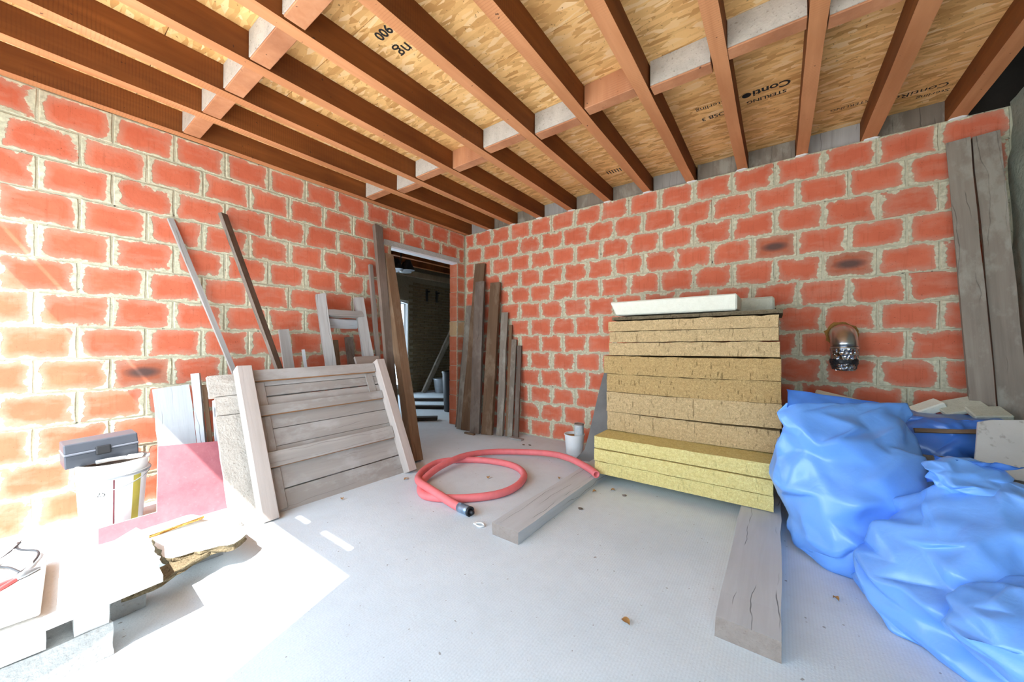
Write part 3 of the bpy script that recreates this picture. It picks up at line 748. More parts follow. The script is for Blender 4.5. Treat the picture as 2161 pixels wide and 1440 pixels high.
pl0, pl1 = Vector((.50, -1.985, 0)), Vector((.09, -2.015, 1.545)); pr0, pr1 = Vector((.50, -1.60, 0)), Vector((.09, -1.64, 1.56))
plank('post', pl0, pl1, (1, -.35, .2), .085, .075, M['grey_wood'], parent=tr, jit=.005, segs=8, ends=.01)
plank('post', pr0, pr1, (1, -.35, .2), .085, .075, M['grey_wood'], parent=tr, jit=.005, segs=8, ends=.01)
plank('crossbar', (.155, -1.985, 1.375), (.155, -1.63, 1.385), (1, 0, .4), .06, .05, M['grey_wood'], parent=tr, jit=.003)
plank('brace', (.13, -1.97, 1.29), (.10, -1.65, 1.29), (1, 0, -.4), .09, .025, M['pale_wood'], parent=tr, jit=.003)
plank('inner_stick', (.30, -1.86, 0.), (.06, -1.86, 1.13), (1, 0, 0), .05, .03, M['brown_wood'], parent=tr)
plank('inner_stick', (.30, -1.72, 0.), (.06, -1.72, 1.16), (1, 0, 0), .07, .03, M['taupe_wood'], parent=tr)

plank('tall_plank', (.58, -1.515, 0), (.030, -1.385, 2.36), (1, .0, .2), .09, .045, M['taupe_wood'], 'tallest brown plank leaning left of the doorway', segs=8, ends=.01)
plank('tall_plank', (.775, -1.465, 0), (.070, -1.295, 2.05), (1, -.1, .2), .095, .105, M['brown_wood'], 'thick brown beam leaning across the left door jamb', segs=8, ends=.01)
plank('tall_plank', (.52, -1.60, 0), (.02, -1.462, 1.93), (1, .0, .2), .04, .03, M['stick_dark'], 'thin lath leaning left of the tallest brown plank', segs=8)

# ---- planks leaning right of the doorway ---------------------------------
def rp(foot, head, w, t, mat, label, **k):
    plank('leaning_plank', (*foot, 0.001), head, (.22, -1, .1), w * 1.12, t, M[mat], label, group='planks leaning right of the doorway', **k)
rp((.30, -.285), (.325, -.045, 2.155), .125, .045, 'brown_wood', 'tallest tan-brown plank right of the doorway', segs=8, jit=.004)
rp((.505, -.345), (.385, -.118, 1.90), .115, .05, 'taupe_wood', 'grey-brown plank in front of the tallest one, right of the doorway', segs=8, jit=.004)
rp((.66, -.30), (.595, -.06, 1.875), .125, .05, 'brown_wood', 'dark brown plank in the middle of the leaning bundle', segs=8, jit=.004)
rp((.815, -.245), (.735, -.045, 1.49), .075, .045, 'weathered', 'rough-edged grey slab of wood in the leaning bundle', segs=10, jit=.007)
rp((.90, -.215), (.815, -.03, 1.33), .035, .03, 'brown_wood', 'thin reddish lath beside the rough-edged slab', segs=6)
rp((.955, -.235), (.875, -.04, 1.15), .055, .03, 'weathered', 'short grey lath, second from the right in the bundle', segs=6)
rp((1.02, -.195), (.945, -.025, 1.075), .045, .03, 'taupe_wood', 'shortest lath at the right end of the bundle', segs=6)
rp((.185, -.285), (.125, -.04, 1.61), .07, .035, 'weathered', 'narrow grey plank left of the tallest one, by the door jamb', segs=6)
rp((.10, -.235), (.05, -.035, 1.18), .05, .03, 'taupe_wood', 'short lath leaning right beside the brick door jamb', segs=6)
tag(box('wood_offcut', .98, 1.16, -.30, -.24, 0, .02, M['grey_wood'], bev=.003), 'flat grey offcut on the floor at the foot of the plank bundle', 'offcut')
tag(box('wood_offcut', .40, .56, -.43, -.395, 0, .018, M['brown_wood'], bev=.003), 'small brown offcut in front of the plank bundle', 'offcut')

# ---- two tall planks at the far right ------------------------------------
plank('scaffold_board', (4.498, -.34, .001), (4.447, -.045, 2.425), (-.15, -1, .1), .098, .045, M['weathered'], 'left one of the two tall weathered planks by the end wall', segs=10, jit=.003)
plank('scaffold_board', (4.611, -.33, .001), (4.562, -.04, 2.43), (-.15, -1, .1), .106, .045, M['weathered'], 'right one of the two tall weathered planks by the end wall', segs=10, jit=.003)

# ---- flue elbow ----------------------------------------------------------
fx, fz = 3.885, 1.175
fl = thing('flue_elbow', 'silver flue pipe elbow with foil tape coming out of the brick wall', 'flue pipe', (fx, 0, fz)); fm = Matrix.Translation((fx, 0, fz))
arc = [(0, .02, 0), (0, -.035, 0)] + [(0, -.035 - .095 * math.sin(a), -.095 + .095 * math.cos(a)) for a in [PI / 2 * i / 8 for i in range(1, 9)]]
put('elbow', tube_mesh(arc, .077, 24), M['steel'], fl, fm)
put('seam_ring', tube_mesh([(0, -.13, -.093), (0, -.13, -.108)], [.0795, .0795], 24), M['steel'], fl, fm)
def crumple_tube(z0, z1, r0, r1, amp, seed, n=28, m_=10):
    bm = bmesh.new(); rs = []
    for i in range(m_ + 1):
        f = i / m_; ring = []
        for k in range(n):
            a = 2 * PI * k / n
            r = (r0 + (r1 - r0) * f) * (1 + amp * noise.noise(Vector((math.cos(a) * 2.2, math.sin(a) * 2.2, f * 4 + seed))) + amp * .5 * noise.noise(Vector((math.cos(a) * 5, math.sin(a) * 5, f * 9 + seed))))
            ring.append(bm.verts.new((r * math.cos(a), r * math.sin(a), z0 + (z1 - z0) * f)))
        rs.append(ring)
    for i in range(m_):
        for k in range(n): bm.faces.new((rs[i][k], rs[i][(k + 1) % n], rs[i + 1][(k + 1) % n], rs[i + 1][k]))
    bm.faces.new(rs[0]); bm.faces.new(rs[-1])
    bmesh.ops.recalc_face_normals(bm, faces=bm.faces)
    return me_from_bm(bm, 'crumpled', False)
put('foil_tape', crumple_tube(-.105, -.185, .080, .076, .06, 2), M['foil'], fl, fm @ Matrix.Translation((0, -.13, 0)))
put('flexible_end', crumple_tube(-.18, -.255, .080, .066, .12, 5), M['black'], fl, fm @ Matrix.Translation((-.002, -.128, 0)))
put('foil_patch', crumple_tube(-.215, -.262, .060, .055, .2, 8), M['foil'], fl, fm @ Matrix.Translation((.0, -.15, 0)))
bm = bmesh.new(); ringo = []; ringi = []; ringf = []
for k in range(28):
    a = 2 * PI * k / 28; r = .098 + .016 * noise.noise(Vector((math.cos(a) * 3, math.sin(a) * 3, 1)))
    ringo.append(bm.verts.new((r * math.cos(a), 0.004, r * math.sin(a)))); ringf.append(bm.verts.new(((r - .012) * math.cos(a), -.016, (r - .012) * math.sin(a)))); ringi.append(bm.verts.new((.076 * math.cos(a), -.006, .076 * math.sin(a))))
for k in range(28):
    k2 = (k + 1) % 28
    bm.faces.new((ringo[k], ringo[k2], ringf[k2], ringf[k])); bm.faces.new((ringf[k], ringf[k2], ringi[k2], ringi[k]))
bmesh.ops.recalc_face_normals(bm, faces=bm.faces)
put('foam_collar', me_from_bm(bm, 'foam_collar', True), M['rust'], fl, fm)

# ---- small bucket, tin and dark sheet beside the stack ------------------
bk = thing('small_bucket', 'small white bucket on the floor between the hose and the dark sheet', 'bucket', (1.845, -.345, 0)); bx = Matrix.Translation((1.845, -.345, 0))
lathe('tub', [(.078, 0), (.082, .004), (.098, .185), (.103, .187), (.103, .197), (.096, .197), (.094, .17), (.08, .012), (.0, .012)], M['white_plastic'], bk, bx, 28, True, False)
lathe('dried_paint', [(.0, .165), (.094, .165), (.094, .17), (0, .172)], M['rust'], bk, bx, 28, True, False)
tn = thing('paint_tin', 'small paint-smeared tin standing in the small white bucket', 'tin', (1.89, -.33, .173)); tx = Matrix.Translation((1.885, -.325, .173))
lathe('tin_body', [(.046, 0), (.046, .115)], M['tin'], tn, tx, 24); lathe('tin_lid', [(.048, .115), (.048, .128), (.042, .128), (.041, .122), (0, .122)], M['stick_dark'], tn, tx, 24, True, False)
sh_out = [(0, 0), (.085, .10), (.115, .25), (.145, .45), (.17, .62), (.20, .80), (.215, .86), (.265, .90), (.34, .91), (.34, .09), (.21, .08), (.21, 0.0)]
tag(poly_plate('dark_sheet', sh_out, .006, M['sheet'], Matrix.Translation((1.935, -.52, 0)) @ Matrix.Rotation(.12, 4, 'Z') @ Matrix.Rotation(-.30, 4, 'X')), 'dark grey curved sheet leaning between the bucket and the wool stack', 'sheet')

# ---- plastic bags --------------------------------------------------------
def tri(x): x = x - math.floor(x); return abs(2 * x - 1) * 2 - 1
def bag_mesh(levels, seed, nu=15, nv=10, crumple=.03, fold=.006, cuts=5):
    """levels: (z, cx, cy, a, b, ang, exponent); coarse random facets over a loft, creased like stiff film"""
    rnd = random.Random(seed)
    def lev(t):
        x = t * (len(levels) - 1); i = min(int(x), len(levels) - 2); f = x - i
        q = [levels[max(i - 1, 0)], levels[i], levels[i + 1], levels[min(i + 2, len(levels) - 1)]]
        r = []
        for c in range(7):
            a0, a1, a2, a3 = (w[c] for w in q)
            r.append(.5 * (2 * a1 + (a2 - a0) * f + (2 * a0 - 5 * a1 + 4 * a2 - a3) * f * f + (3 * a1 - a0 - 3 * a2 + a3) * f ** 3))
        return r
    bm = bmesh.new(); rings = []
    zmin = min(l[0] for l in levels)
    for j in range(nv + 1):
        z, cx, cy, a, b, ang, ex = lev(j / nv); ex = max(1.3, ex); a = max(a, .004); b = max(b, .004)
        ca, sa = math.cos(ang), math.sin(ang); ring = []; off = rnd.random()
        inner = 0 < j < nv
        for i in range(nu):
            t = 2 * PI * (i + off * .5 + (rnd.uniform(-.33, .33) if inner else 0) + (.5 if j % 2 else 0)) / nu; c, s_ = math.cos(t), math.sin(t)
            r = (abs(c) ** ex + abs(s_) ** ex) ** (-1 / ex)
            k = 1 + (rnd.uniform(-1, .8) * crumple / max(.08, (a + b) / 2) if inner else 0)
            x, y = a * r * c * k, b * r * s_ * k
            zz = z + (rnd.uniform(-.35, .35) * (lev(min(1, (j + 1) / nv))[0] - z) if inner else 0)
            ring.append(bm.verts.new((cx + x * ca - y * sa, cy + x * sa + y * ca, max(zmin, zz))))
        rings.append(ring)
    for j in range(nv):
        for i in range(nu):
            a, b, c, d = rings[j][i], rings[j][(i + 1) % nu], rings[j + 1][(i + 1) % nu], rings[j + 1][i]
            if rnd.random() < .5: bm.faces.new((a, b, c)); bm.faces.new((a, c, d))
            else: bm.faces.new((a, b, d)); bm.faces.new((b, c, d))
    bm.faces.new(rings[0][::-1]); bm.faces.new(rings[-1])
    bmesh.ops.triangulate(bm, faces=[f for f in bm.faces if len(f.verts) > 4])
    bmesh.ops.subdivide_edges(bm, edges=list(bm.edges), cuts=cuts, use_grid_fill=True)
    bmesh.ops.triangulate(bm, faces=[f for f in bm.faces if len(f.verts) > 4])
    for _ in range(1): bmesh.ops.smooth_vert(bm, verts=list(bm.verts), factor=.5, use_axis_x=True, use_axis_y=True, use_axis_z=True)
    bm.normal_update()
    for v in bm.verts:
        q = v.co * 6.5 + noise.noise_vector(v.co * 3 + Vector((seed, 0, 0))) * 1.3
        h = (1 - abs(noise.noise(q + Vector((seed, 0, 0)))) * 3.2) * fold + noise.noise(v.co * 24) * fold * .35
        v.co += v.normal * h
        if v.co.z < zmin + .001: v.co.z = zmin + .001
    bmesh.ops.recalc_face_normals(bm, faces=bm.faces)
    return bm
def bag(name, levels, seed, mat, label=None, parent=None, nu=15, nv=10, **kw):
    bm = bag_mesh(levels, seed, nu, nv, **kw)
    z0 = levels[0][0]; c = Vector((levels[0][1], levels[0][2], z0))
    for v in bm.verts: v.co -= c
    o = put(name, me_from_bm(bm, name, True), mat, parent, Matrix.Translation(c))
    if label: tag(o, label, 'bag', 'blue rubbish bags')
    return o
AR = math.atan2(.592, .806)
b1 = thing('rubbish_bag', 'upright bulging blue bag with an open top beside the wool stack', 'bag', (3.79, -1.06, 0), 'blue rubbish bags')
bag('bag_body', [(0.0, 3.80, -1.07, .15, .18, -.2, 1.6), (.012, 3.80, -1.07, .22, .29, -.2, 1.6), (.06, 3.80, -1.07, .265, .315, -.2, 1.7), (.16, 3.80, -1.06, .30, .31, -.12, 1.9), (.28, 3.795, -1.05, .325, .29, .1, 2.1),
                 (.40, 3.79, -1.035, .335, .265, .35, 2.2), (.50, 3.785, -1.02, .32, .235, .5, 2.2), (.585, 3.79, -1.00, .302, .19, AR, 2.2), (.65, 3.795, -.985, .322, .125, AR, 2.2), (.72, 3.80, -.97, .335, .06, AR, 2.2), (.775, 3.80, -.96, .335, .018, AR, 2.2)],
    3, M['bag'], None, b1, 15, 11, crumple=.040, fold=.006)
def flap(name, pts, mat, parent, seed, amp=.01, nx=24, ny=8, thick=.002):
    """thin plastic flap: bilinear patch over four corner points with wrinkles"""
    A, B, Cc, Dd = (Vector(p) for p in pts); bm = bmesh.new(); gr = []
    n0 = (B - A).cross(Dd - A).normalized()
    o0 = A.copy()
    for j in range(ny + 1):
        row = []
        for i in range(nx + 1):
            u, v = i / nx, j / ny
            p = A * (1 - u) * (1 - v) + B * u * (1 - v) + Cc * u * v + Dd * (1 - u) * v
            h = amp * (tri(u * 3.3 + v * 1.1 + seed) * .6 + tri(u * 5.1 - v * 1.7 + seed * 2) * .4 + noise.noise(Vector((u * 6, v * 3, seed))))
            p = p + n0 * h + Vector((0, 0, 1)) * amp * .8 * v * noise.noise(Vector((u * 5, 3, seed)))
            row.append(bm.verts.new(p - o0))
        gr.append(row)
    for j in range(ny):
        for i in range(nx): bm.faces.new((gr[j][i], gr[j][i + 1], gr[j + 1][i + 1], gr[j + 1][i]))
    r = bmesh.ops.solidify(bm, geom=list(bm.faces), thickness=thick)
    return put(name, me_from_bm(bm, name, True), mat, parent, Matrix.Translation(o0))
flap('mouth_flap', [(3.545, -1.165, .73), (4.05, -.80, .70), (4.045, -.785, .765), (3.54, -1.16, .855)], M['bag'], b1, 1.3, .010)
flap('mouth_flap', [(3.55, -1.14, .72), (4.04, -.78, .70), (4.03, -.755, .75), (3.57, -1.11, .80)], M['bag_deep'], b1, 4.3, .010)
A2 = math.atan2(.45, .89)
b2 = thing('rubbish_bag', 'large sagging blue bag in the right foreground, its top twisted shut', 'bag', (4.17, -1.36, 0), 'blue rubbish bags')
bag('bag_body', [(0, 4.18, -1.49, .30, .24, A2, 2.3), (.012, 4.18, -1.49, .385, .30, A2, 2.6), (.07, 4.18, -1.48, .41, .32, A2, 2.6), (.15, 4.18, -1.46, .41, .31, A2, 2.5), (.23, 4.185, -1.43, .39, .29, A2, 2.4), (.31, 4.195, -1.39, .35, .265, A2, 2.2),
                 (.39, 4.205, -1.355, .285, .235, A2, 2.1), (.46, 4.215, -1.325, .21, .19, A2, 2.0), (.52, 4.22, -1.305, .12, .11, A2, 2.0), (.545, 4.22, -1.30, .02, .02, A2, 2.0)],
    9, M['bag'], None, b2, 17, 11, crumple=.046, fold=.007)
bag('twisted_top', [(.47, 4.14, -1.32, .05, .08, .4, 2), (.50, 4.13, -1.32, .10, .09, .4, 2), (.54, 4.13, -1.31, .13, .08, .5, 2), (.58, 4.13, -1.28, .12, .05, .6, 2), (.61, 4.12, -1.26, .06, .012, .6, 2)], 14, M['bag'], None, b2, 12, 7, crumple=.03, fold=.006)
flap('mouth_flap', [(4.02, -1.33, .50), (4.20, -1.20, .55), (4.32, -1.24, .60), (4.045, -1.30, .615)], M['bag'], b2, 2.2, .016)
b3 = bag('rubbish_bag', [(.12, 4.22, -1.80, .18, .13, AR, 2.2), (.13, 4.22, -1.80, .25, .17, AR, 2.4), (.17, 4.22, -1.80, .30, .20, AR, 2.4), (.22, 4.22, -1.795, .30, .205, AR, 2.3), (.27, 4.22, -1.79, .265, .18, AR, 2.2), (.31, 4.22, -1.785, .19, .13, AR, 2.1), (.34, 4.22, -1.78, .10, .07, AR, 2), (.35, 4.22, -1.78, .012, .012, AR, 2)],
         17, M['bag'], 'small blue bag at the lower right corner, lying on the large sagging one', crumple=.03, fold=.007)
b4 = bag('rubbish_bag', [(0, 4.195, -.44, .16, .18, 0, 2.3), (.02, 4.195, -.44, .21, .24, 0, 2.5), (.15, 4.195, -.44, .225, .26, 0, 2.6), (.35, 4.195, -.44, .225, .26, 0, 2.6), (.50, 4.20, -.44, .23, .25, 0, 2.6), (.60, 4.22, -.43, .235, .21, 0, 2.6), (.665, 4.26, -.42, .255, .15, 0, 2.6), (.68, 4.27, -.42, .23, .12, 0, 2.5)],
         23, M['bag_deep'], 'open blue bag full of white foam scraps at the back by the tall planks', crumple=.03, fold=.007)
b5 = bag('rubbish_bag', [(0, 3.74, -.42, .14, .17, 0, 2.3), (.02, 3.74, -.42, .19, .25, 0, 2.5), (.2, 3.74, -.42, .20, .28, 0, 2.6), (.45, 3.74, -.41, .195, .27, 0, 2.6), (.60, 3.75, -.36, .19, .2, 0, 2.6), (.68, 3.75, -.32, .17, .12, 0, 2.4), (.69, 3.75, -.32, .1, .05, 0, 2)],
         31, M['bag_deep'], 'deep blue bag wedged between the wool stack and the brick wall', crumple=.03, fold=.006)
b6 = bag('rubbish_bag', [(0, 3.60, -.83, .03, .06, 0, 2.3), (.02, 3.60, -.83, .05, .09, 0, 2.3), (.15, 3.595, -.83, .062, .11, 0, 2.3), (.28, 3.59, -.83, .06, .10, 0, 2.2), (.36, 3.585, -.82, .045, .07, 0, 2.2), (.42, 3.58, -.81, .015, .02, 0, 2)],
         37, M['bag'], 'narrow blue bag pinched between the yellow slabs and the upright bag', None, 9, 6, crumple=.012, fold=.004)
# scraps sticking out of the bags
def scrap(name, c, sx, sy, sz, rot, mat, label, cat='foam scrap', seed=1):
    bm = bevel(box_bm(-sx / 2, sx / 2, -sy / 2, sy / 2, -sz / 2, sz / 2), .006)
    for v in bm.verts: v.co += noise.noise_vector(v.co * 12 + Vector((seed, 0, 0))) * .008
    mw = Matrix.Translation(c) @ Matrix.Rotation(rot[2], 4, 'Z') @ Matrix.Rotation(rot[1], 4, 'Y') @ Matrix.Rotation(rot[0], 4, 'X')
    return tag(put(name, me_from_bm(bm, name), mat, None, mw), label, cat)
scrap('foam_scrap', (3.86, -.30, .715), .30, .10, .035, (.25, .22, 0), M['foam'], 'long white foam strip behind the upright bag')
scrap('foam_scrap', (4.24, -.29, .695), .17, .08, .05, (.3, -.5, .2), M['foam'], 'ragged white foam lump in the back bag', seed=4)
scrap('foam_scrap', (4.385, -.285, .725), .20, .12, .03, (.5, -.28, .25), M['foam_dirty'], 'slanted pale foam plate in the back bag, left of two', seed=6)
scrap('foam_scrap', (4.475, -.35, .705), .15, .10, .03, (.45, -.1, .2), M['foam_dirty'], 'slanted pale foam plate in the back bag, right of two', seed=8)
plank('bag_lath', (4.12, -.66, .615), (4.42, -.62, .64), (0, -1, .4), .022, .012, M['brown_wood'], 'thin brown lath lying across the open back bag', 'lath')
pb = poly_plate('plasterboard', [(0, 0), (.40, -.04), (.41, .30), (.09, .265), (.045, .25), (.02, .10)], .013, M['plasterboard'], Matrix.Translation((4.31, -.85, .475)) @ Matrix.Rotation(.0, 4, 'Z') @ Matrix.Rotation(-.35, 4, 'X'), None, M['board_edge'])
pb.matrix_basis = Matrix.Translation((4.275, -.875, .475)) @ Matrix.Rotation(.05, 4, 'Z') @ Matrix.Rotation(-.35, 4, 'X')
tag(pb, 'stained beige plasterboard piece lying on the bags at the right edge', 'plasterboard')
plank('bag_board', (4.10, -.80, .001), (4.085, -.725, .52), (-.6, -.8, .2), .018, .10, M['board_edge'], 'pale board edge standing between the upright bag and the sagging bag', 'board')
plank('bag_board', (4.19, -.80, .001), (4.16, -.735, .50), (-.3, -1, .2), .11, .025, M['weathered'], 'rough brown board standing behind the sagging bag', 'board')

# ---- bucket with toolbox and red board at the left wall -------------------
bx0 = Vector((.305, -3.325, 0)); bmx = Matrix.Translation(bx0)
bu = thing('paint_bucket', 'large white paint bucket with a wire handle by the left wall', 'bucket', bx0)
lathe('tub', [(.120, 0), (.126, .006), (.145, .325), (.158, .327), (.160, .337), (.147, .340), (.148, .395), (.156, .397), (.156, .408), (.143, .408), (.141, .36), (.12, .02), (0, .02)], M['white_plastic'], bu, bmx, 40, True, False)
lathe('rim_band', [(.1605, .325), (.1625, .328), (.1625, .336), (.1605, .339)], M['grey_metal'], bu, bmx, 40, True, False)
lathe('contents', [(0, .375), (.08, .385), (.1405, .37), (.1405, .365)], M['crust'], bu, bmx, 32, True, False)
hd = [(math.cos(t) * .168, math.sin(t) * .168, .325 - .06 * math.sin((t + 1.9) / 2.9 * PI)) for t in [-1.9 + 2.9 * i / 16 for i in range(17)]]
put('wire_handle', tube_mesh(hd, .0028, 6), M['grey_metal'], bu, bmx)
def wrap(name, a0, a1, z0, z1, r0, r1, mat):
    bm = bmesh.new(); n = 8; lo = []; hi = []
    for i in range(n + 1):
        a = a0 + (a1 - a0) * i / n
        lo.append(bm.verts.new((math.cos(a) * r0, math.sin(a) * r0, z0))); hi.append(bm.verts.new((math.cos(a) * r1, math.sin(a) * r1, z1)))
    for i in range(n): bm.faces.new((lo[i], lo[i + 1], hi[i + 1], hi[i]))
    bmesh.ops.solidify(bm, geom=list(bm.faces), thickness=-.001)
    return put(name, me_from_bm(bm, name, True), mat, bu, bmx)
rr = lambda z: .1265 + (.019 / .319) * z
wrap('red_stripe', -.10, -.055, .02, .318, rr(.02), rr(.318), M['dark_red'])
wrap('yellow_label', .50, .80, .03, .318, rr(.03), rr(.318), M['yellow'])
tm = Matrix.Translation(bx0) @ Matrix.Rotation(PI / 2 - .42, 4, 'Z') @ Matrix.Translation((-.02, -.1445, .235)) @ Matrix.Rotation(PI / 2, 4, 'X')
text_mesh('printed_number', '25', .04, M['ink'], bu, tm)
tm = Matrix.Translation(bx0) @ Matrix.Rotation(PI / 2 - .30, 4, 'Z') @ Matrix.Translation((-.04, -.1325, .03)) @ Matrix.Rotation(PI / 2, 4, 'X')
text_mesh('printed_text', 'SOLI', .035, M['grey_metal'], bu, tm)
# trowel-like scraper lying over the rim
sc_ = thing('scraper', 'small grey-white hand scraper lying on the bucket contents', 'scraper', (.36, -3.30, .41)); scm = Matrix.Translation((.385, -3.30, .405)) @ Matrix.Rotation(1.35, 4, 'Z')
put('handle', tube_mesh(spline([(-.10, 0, .012), (-.05, 0, .017), (0, 0, .018), (.02, 0, .018)], 5), [.011] * 16, 10), M['grey_metal'], sc_, scm)
put('blade', me_from_bm(bevel(box_bm(.02, .09, -.032, .032, .012, .026), .005), 'blade'), M['white_plastic'], sc_, scm)
# toolbox
tb = thing('toolbox', 'dark grey plastic toolbox lying tilted on the white bucket', 'toolbox', mw=Matrix.Translation((.27, -3.37, .412)) @ Matrix.Rotation(PI / 2 + .06, 4, 'Z') @ Matrix.Rotation(-.05, 4, 'Y') @ Matrix.Rotation(.06, 4, 'X'))
tw = parent_world(tb)
def tpart(nm, x0, x1, y0, y1, z0, z1, mt, tp=0.0):
    bm = box_bm(x0, x1, y0, y1, z0, z1)
    for v in bm.verts:
        if v.co.z > (z0 + z1) / 2: v.co.y *= 1 - tp
    bevel(bm, .006, 2); return put(nm, me_from_bm(bm, nm), M[mt], tb, tw)
tpart('case', -.145, .145, -.075, .075, 0, .075, 'toolbox'); tpart('lip', -.148, .148, -.079, .079, .072, .084, 'toolbox_l'); lid_ = tpart('lid', -.145, .145, -.075, .075, .082, .135, 'toolbox', .18)
lt = tpart('latch', -.03, .03, -.084, -.074, .05, .10, 'black'); lt.parent = lid_; lt.matrix_basis = Matrix.Identity(4)
# red board, L-shaped
rbm = Matrix.Translation((.52, -3.40, 0)) @ Matrix.Rotation(PI / 2 - .03, 4, 'Z') @ Matrix.Rotation(-.20, 4, 'X')
tag(poly_plate('red_board', [(0, .0), (.565, .0), (.60, .44), (.245, .475), (.232, .092), (.0, .085)], .016, M['red_board'], rbm, None, M['board_edge']), 'L-shaped dusty red board leaning between the bucket and the door panel', 'board')

# ---- timber, slabs and sheets in the sun at lower left --------------------
plf = thing('pallet_stack', 'sunlit pallet of pale timber at the lower left corner', 'pallet', (1.2, -3.8, 0))
def pbox(nm, x0, x1, y0, y1, z0, z1, mt, rough=.004, cuts=5):
    bm = box_bm(x0, x1, y0, y1, z0, z1)
    bmesh.ops.subdivide_edges(bm, edges=list(bm.edges), cuts=cuts, use_grid_fill=True)
    cx, cy = (x0 + x1) / 2, (y0 + y1) / 2
    for v in bm.verts:
        v.co += noise.noise_vector(v.co * 22) * rough; v.co.z = max(v.co.z, .001); v.co -= Vector((cx, cy, z0))
    return put(nm, me_from_bm(bm, nm), M[mt], plf, Matrix.Translation((cx, cy, z0)))
pbox('bearer', 1.46, 1.61, -4.15, -3.462, 0.0, .113, 'grey_block', .006, 8)
pbox('bearer', .80, .94, -4.15, -3.50, 0.0, .113, 'grey_block', .006, 6)
pbox('block', 1.46, 1.605, -3.548, -3.470, .115, .188, 'white_sheet', .002)
pbox('block', 1.46, 1.605, -3.90, -3.606, .115, .188, 'white_sheet', .002)
pbox('block', .80, .94, -3.60, -3.51, .115, .188, 'white_sheet', .002)
pbox('block', .80, .94, -3.90, -3.70, .115, .188, 'white_sheet', .002)
# deck sheet, its corner reaching out over the floor
dk = [(0, 0), (.30, .09), (.335, .52), (.10, .60), (.10, .85), (-.05, .85), (-.05, .58), (-.62, .58), (-.62, 0)]
DKZ = .191
bm = bmesh.new()
ol = [(1.655, -3.95), (1.64, -3.60), (1.612, -3.333), (1.30, -3.325), (1.15, -3.30), (1.02, -3.325), (1.18, -3.475), (.70, -3.485), (.70, -3.56), (1.05, -3.58), (1.0, -3.95)]
a = [bm.verts.new((x - 1.4, y + 3.6, 0)) for x, y in ol]; b = [bm.verts.new((x - 1.4, y + 3.6, .024)) for x, y in ol]
bm.faces.new(a[::-1]); bm.faces.new(b)
for i in range(len(ol)): bm.faces.new((a[i], a[(i + 1) % len(ol)], b[(i + 1) % len(ol)], b[i]))
bmesh.ops.recalc_face_normals(bm, faces=bm.faces)
tag(put('white_sheet', me_from_bm(bm, 'white_sheet'), M['white_sheet'], None, Matrix.Translation((1.4, -3.6, DKZ))), 'jagged white sheet lying over the sunlit pallet', 'sheet')
bm = bevel(box_bm(-.22, .22, -.30, .0, 0, .045), .004)
tag(put('work_board', me_from_bm(bm, 'work_board'), M['white_sheet'], None, Matrix.Translation((1.375, -3.605, DKZ + .035)) @ Matrix.Rotation(-.06, 4, 'Z') @ Matrix.Rotation(.0, 4, 'X')), 'thick pale board holding the pliers on the pallet', 'board')
tag(box('board_spacer', 1.25, 1.30, -3.86, -3.66, DKZ + .025, DKZ + .034, M['grey_block']), 'thin grey lath under the thick pale board', 'lath')
tag(box('board_spacer', 1.45, 1.50, -3.86, -3.66, DKZ + .025, DKZ + .034, M['grey_block']), 'second thin lath under the thick pale board, nearer the edge', 'lath')
# pliers
pz = DKZ + .083
pv = thing('pliers', 'pliers with a red grip lying on the thick pale board', 'pliers', (1.33, -3.67, pz)); pm = Matrix.Translation((1.36, -3.665, pz)) @ Matrix.Rotation(2.2, 4, 'Z')
put('grip', tube_mesh(spline([(-.075, .016, 0), (-.04, .014, .002), (0, .003, .002)], 5), .007, 8), M['tool_red'], pv, pm); put('grip', tube_mesh(spline([(-.07, -.02, 0), (-.04, -.015, .002), (0, -.003, .002)], 5), .007, 8), M['tool_red'], pv, pm)
put('jaws', tube_mesh([(-.005, 0, .003), (.02, 0, .004), (.05, 0, .003), (.065, 0, .002)], [.012, .014, .009, .003], 8), M['grey_metal'], pv, pm)
cab = thing('wire_bundle', 'tangle of dark wires lying behind the pliers', 'wires', (1.05, -3.69, pz)); cmx = Matrix.Translation((1.17, -3.70, pz - .002))
for k in range(4):
    pts = [(-.18 + .09 * i, .03 * math.sin(i * 1.7 + k * 1.3) + .02 * k, .006 + .006 * abs(math.sin(i + k))) for i in range(5)]
    put('wire', tube_mesh(spline(pts, 6), .004, 6), M['black'] if k % 2 else M['white_plastic'], cab, cmx)
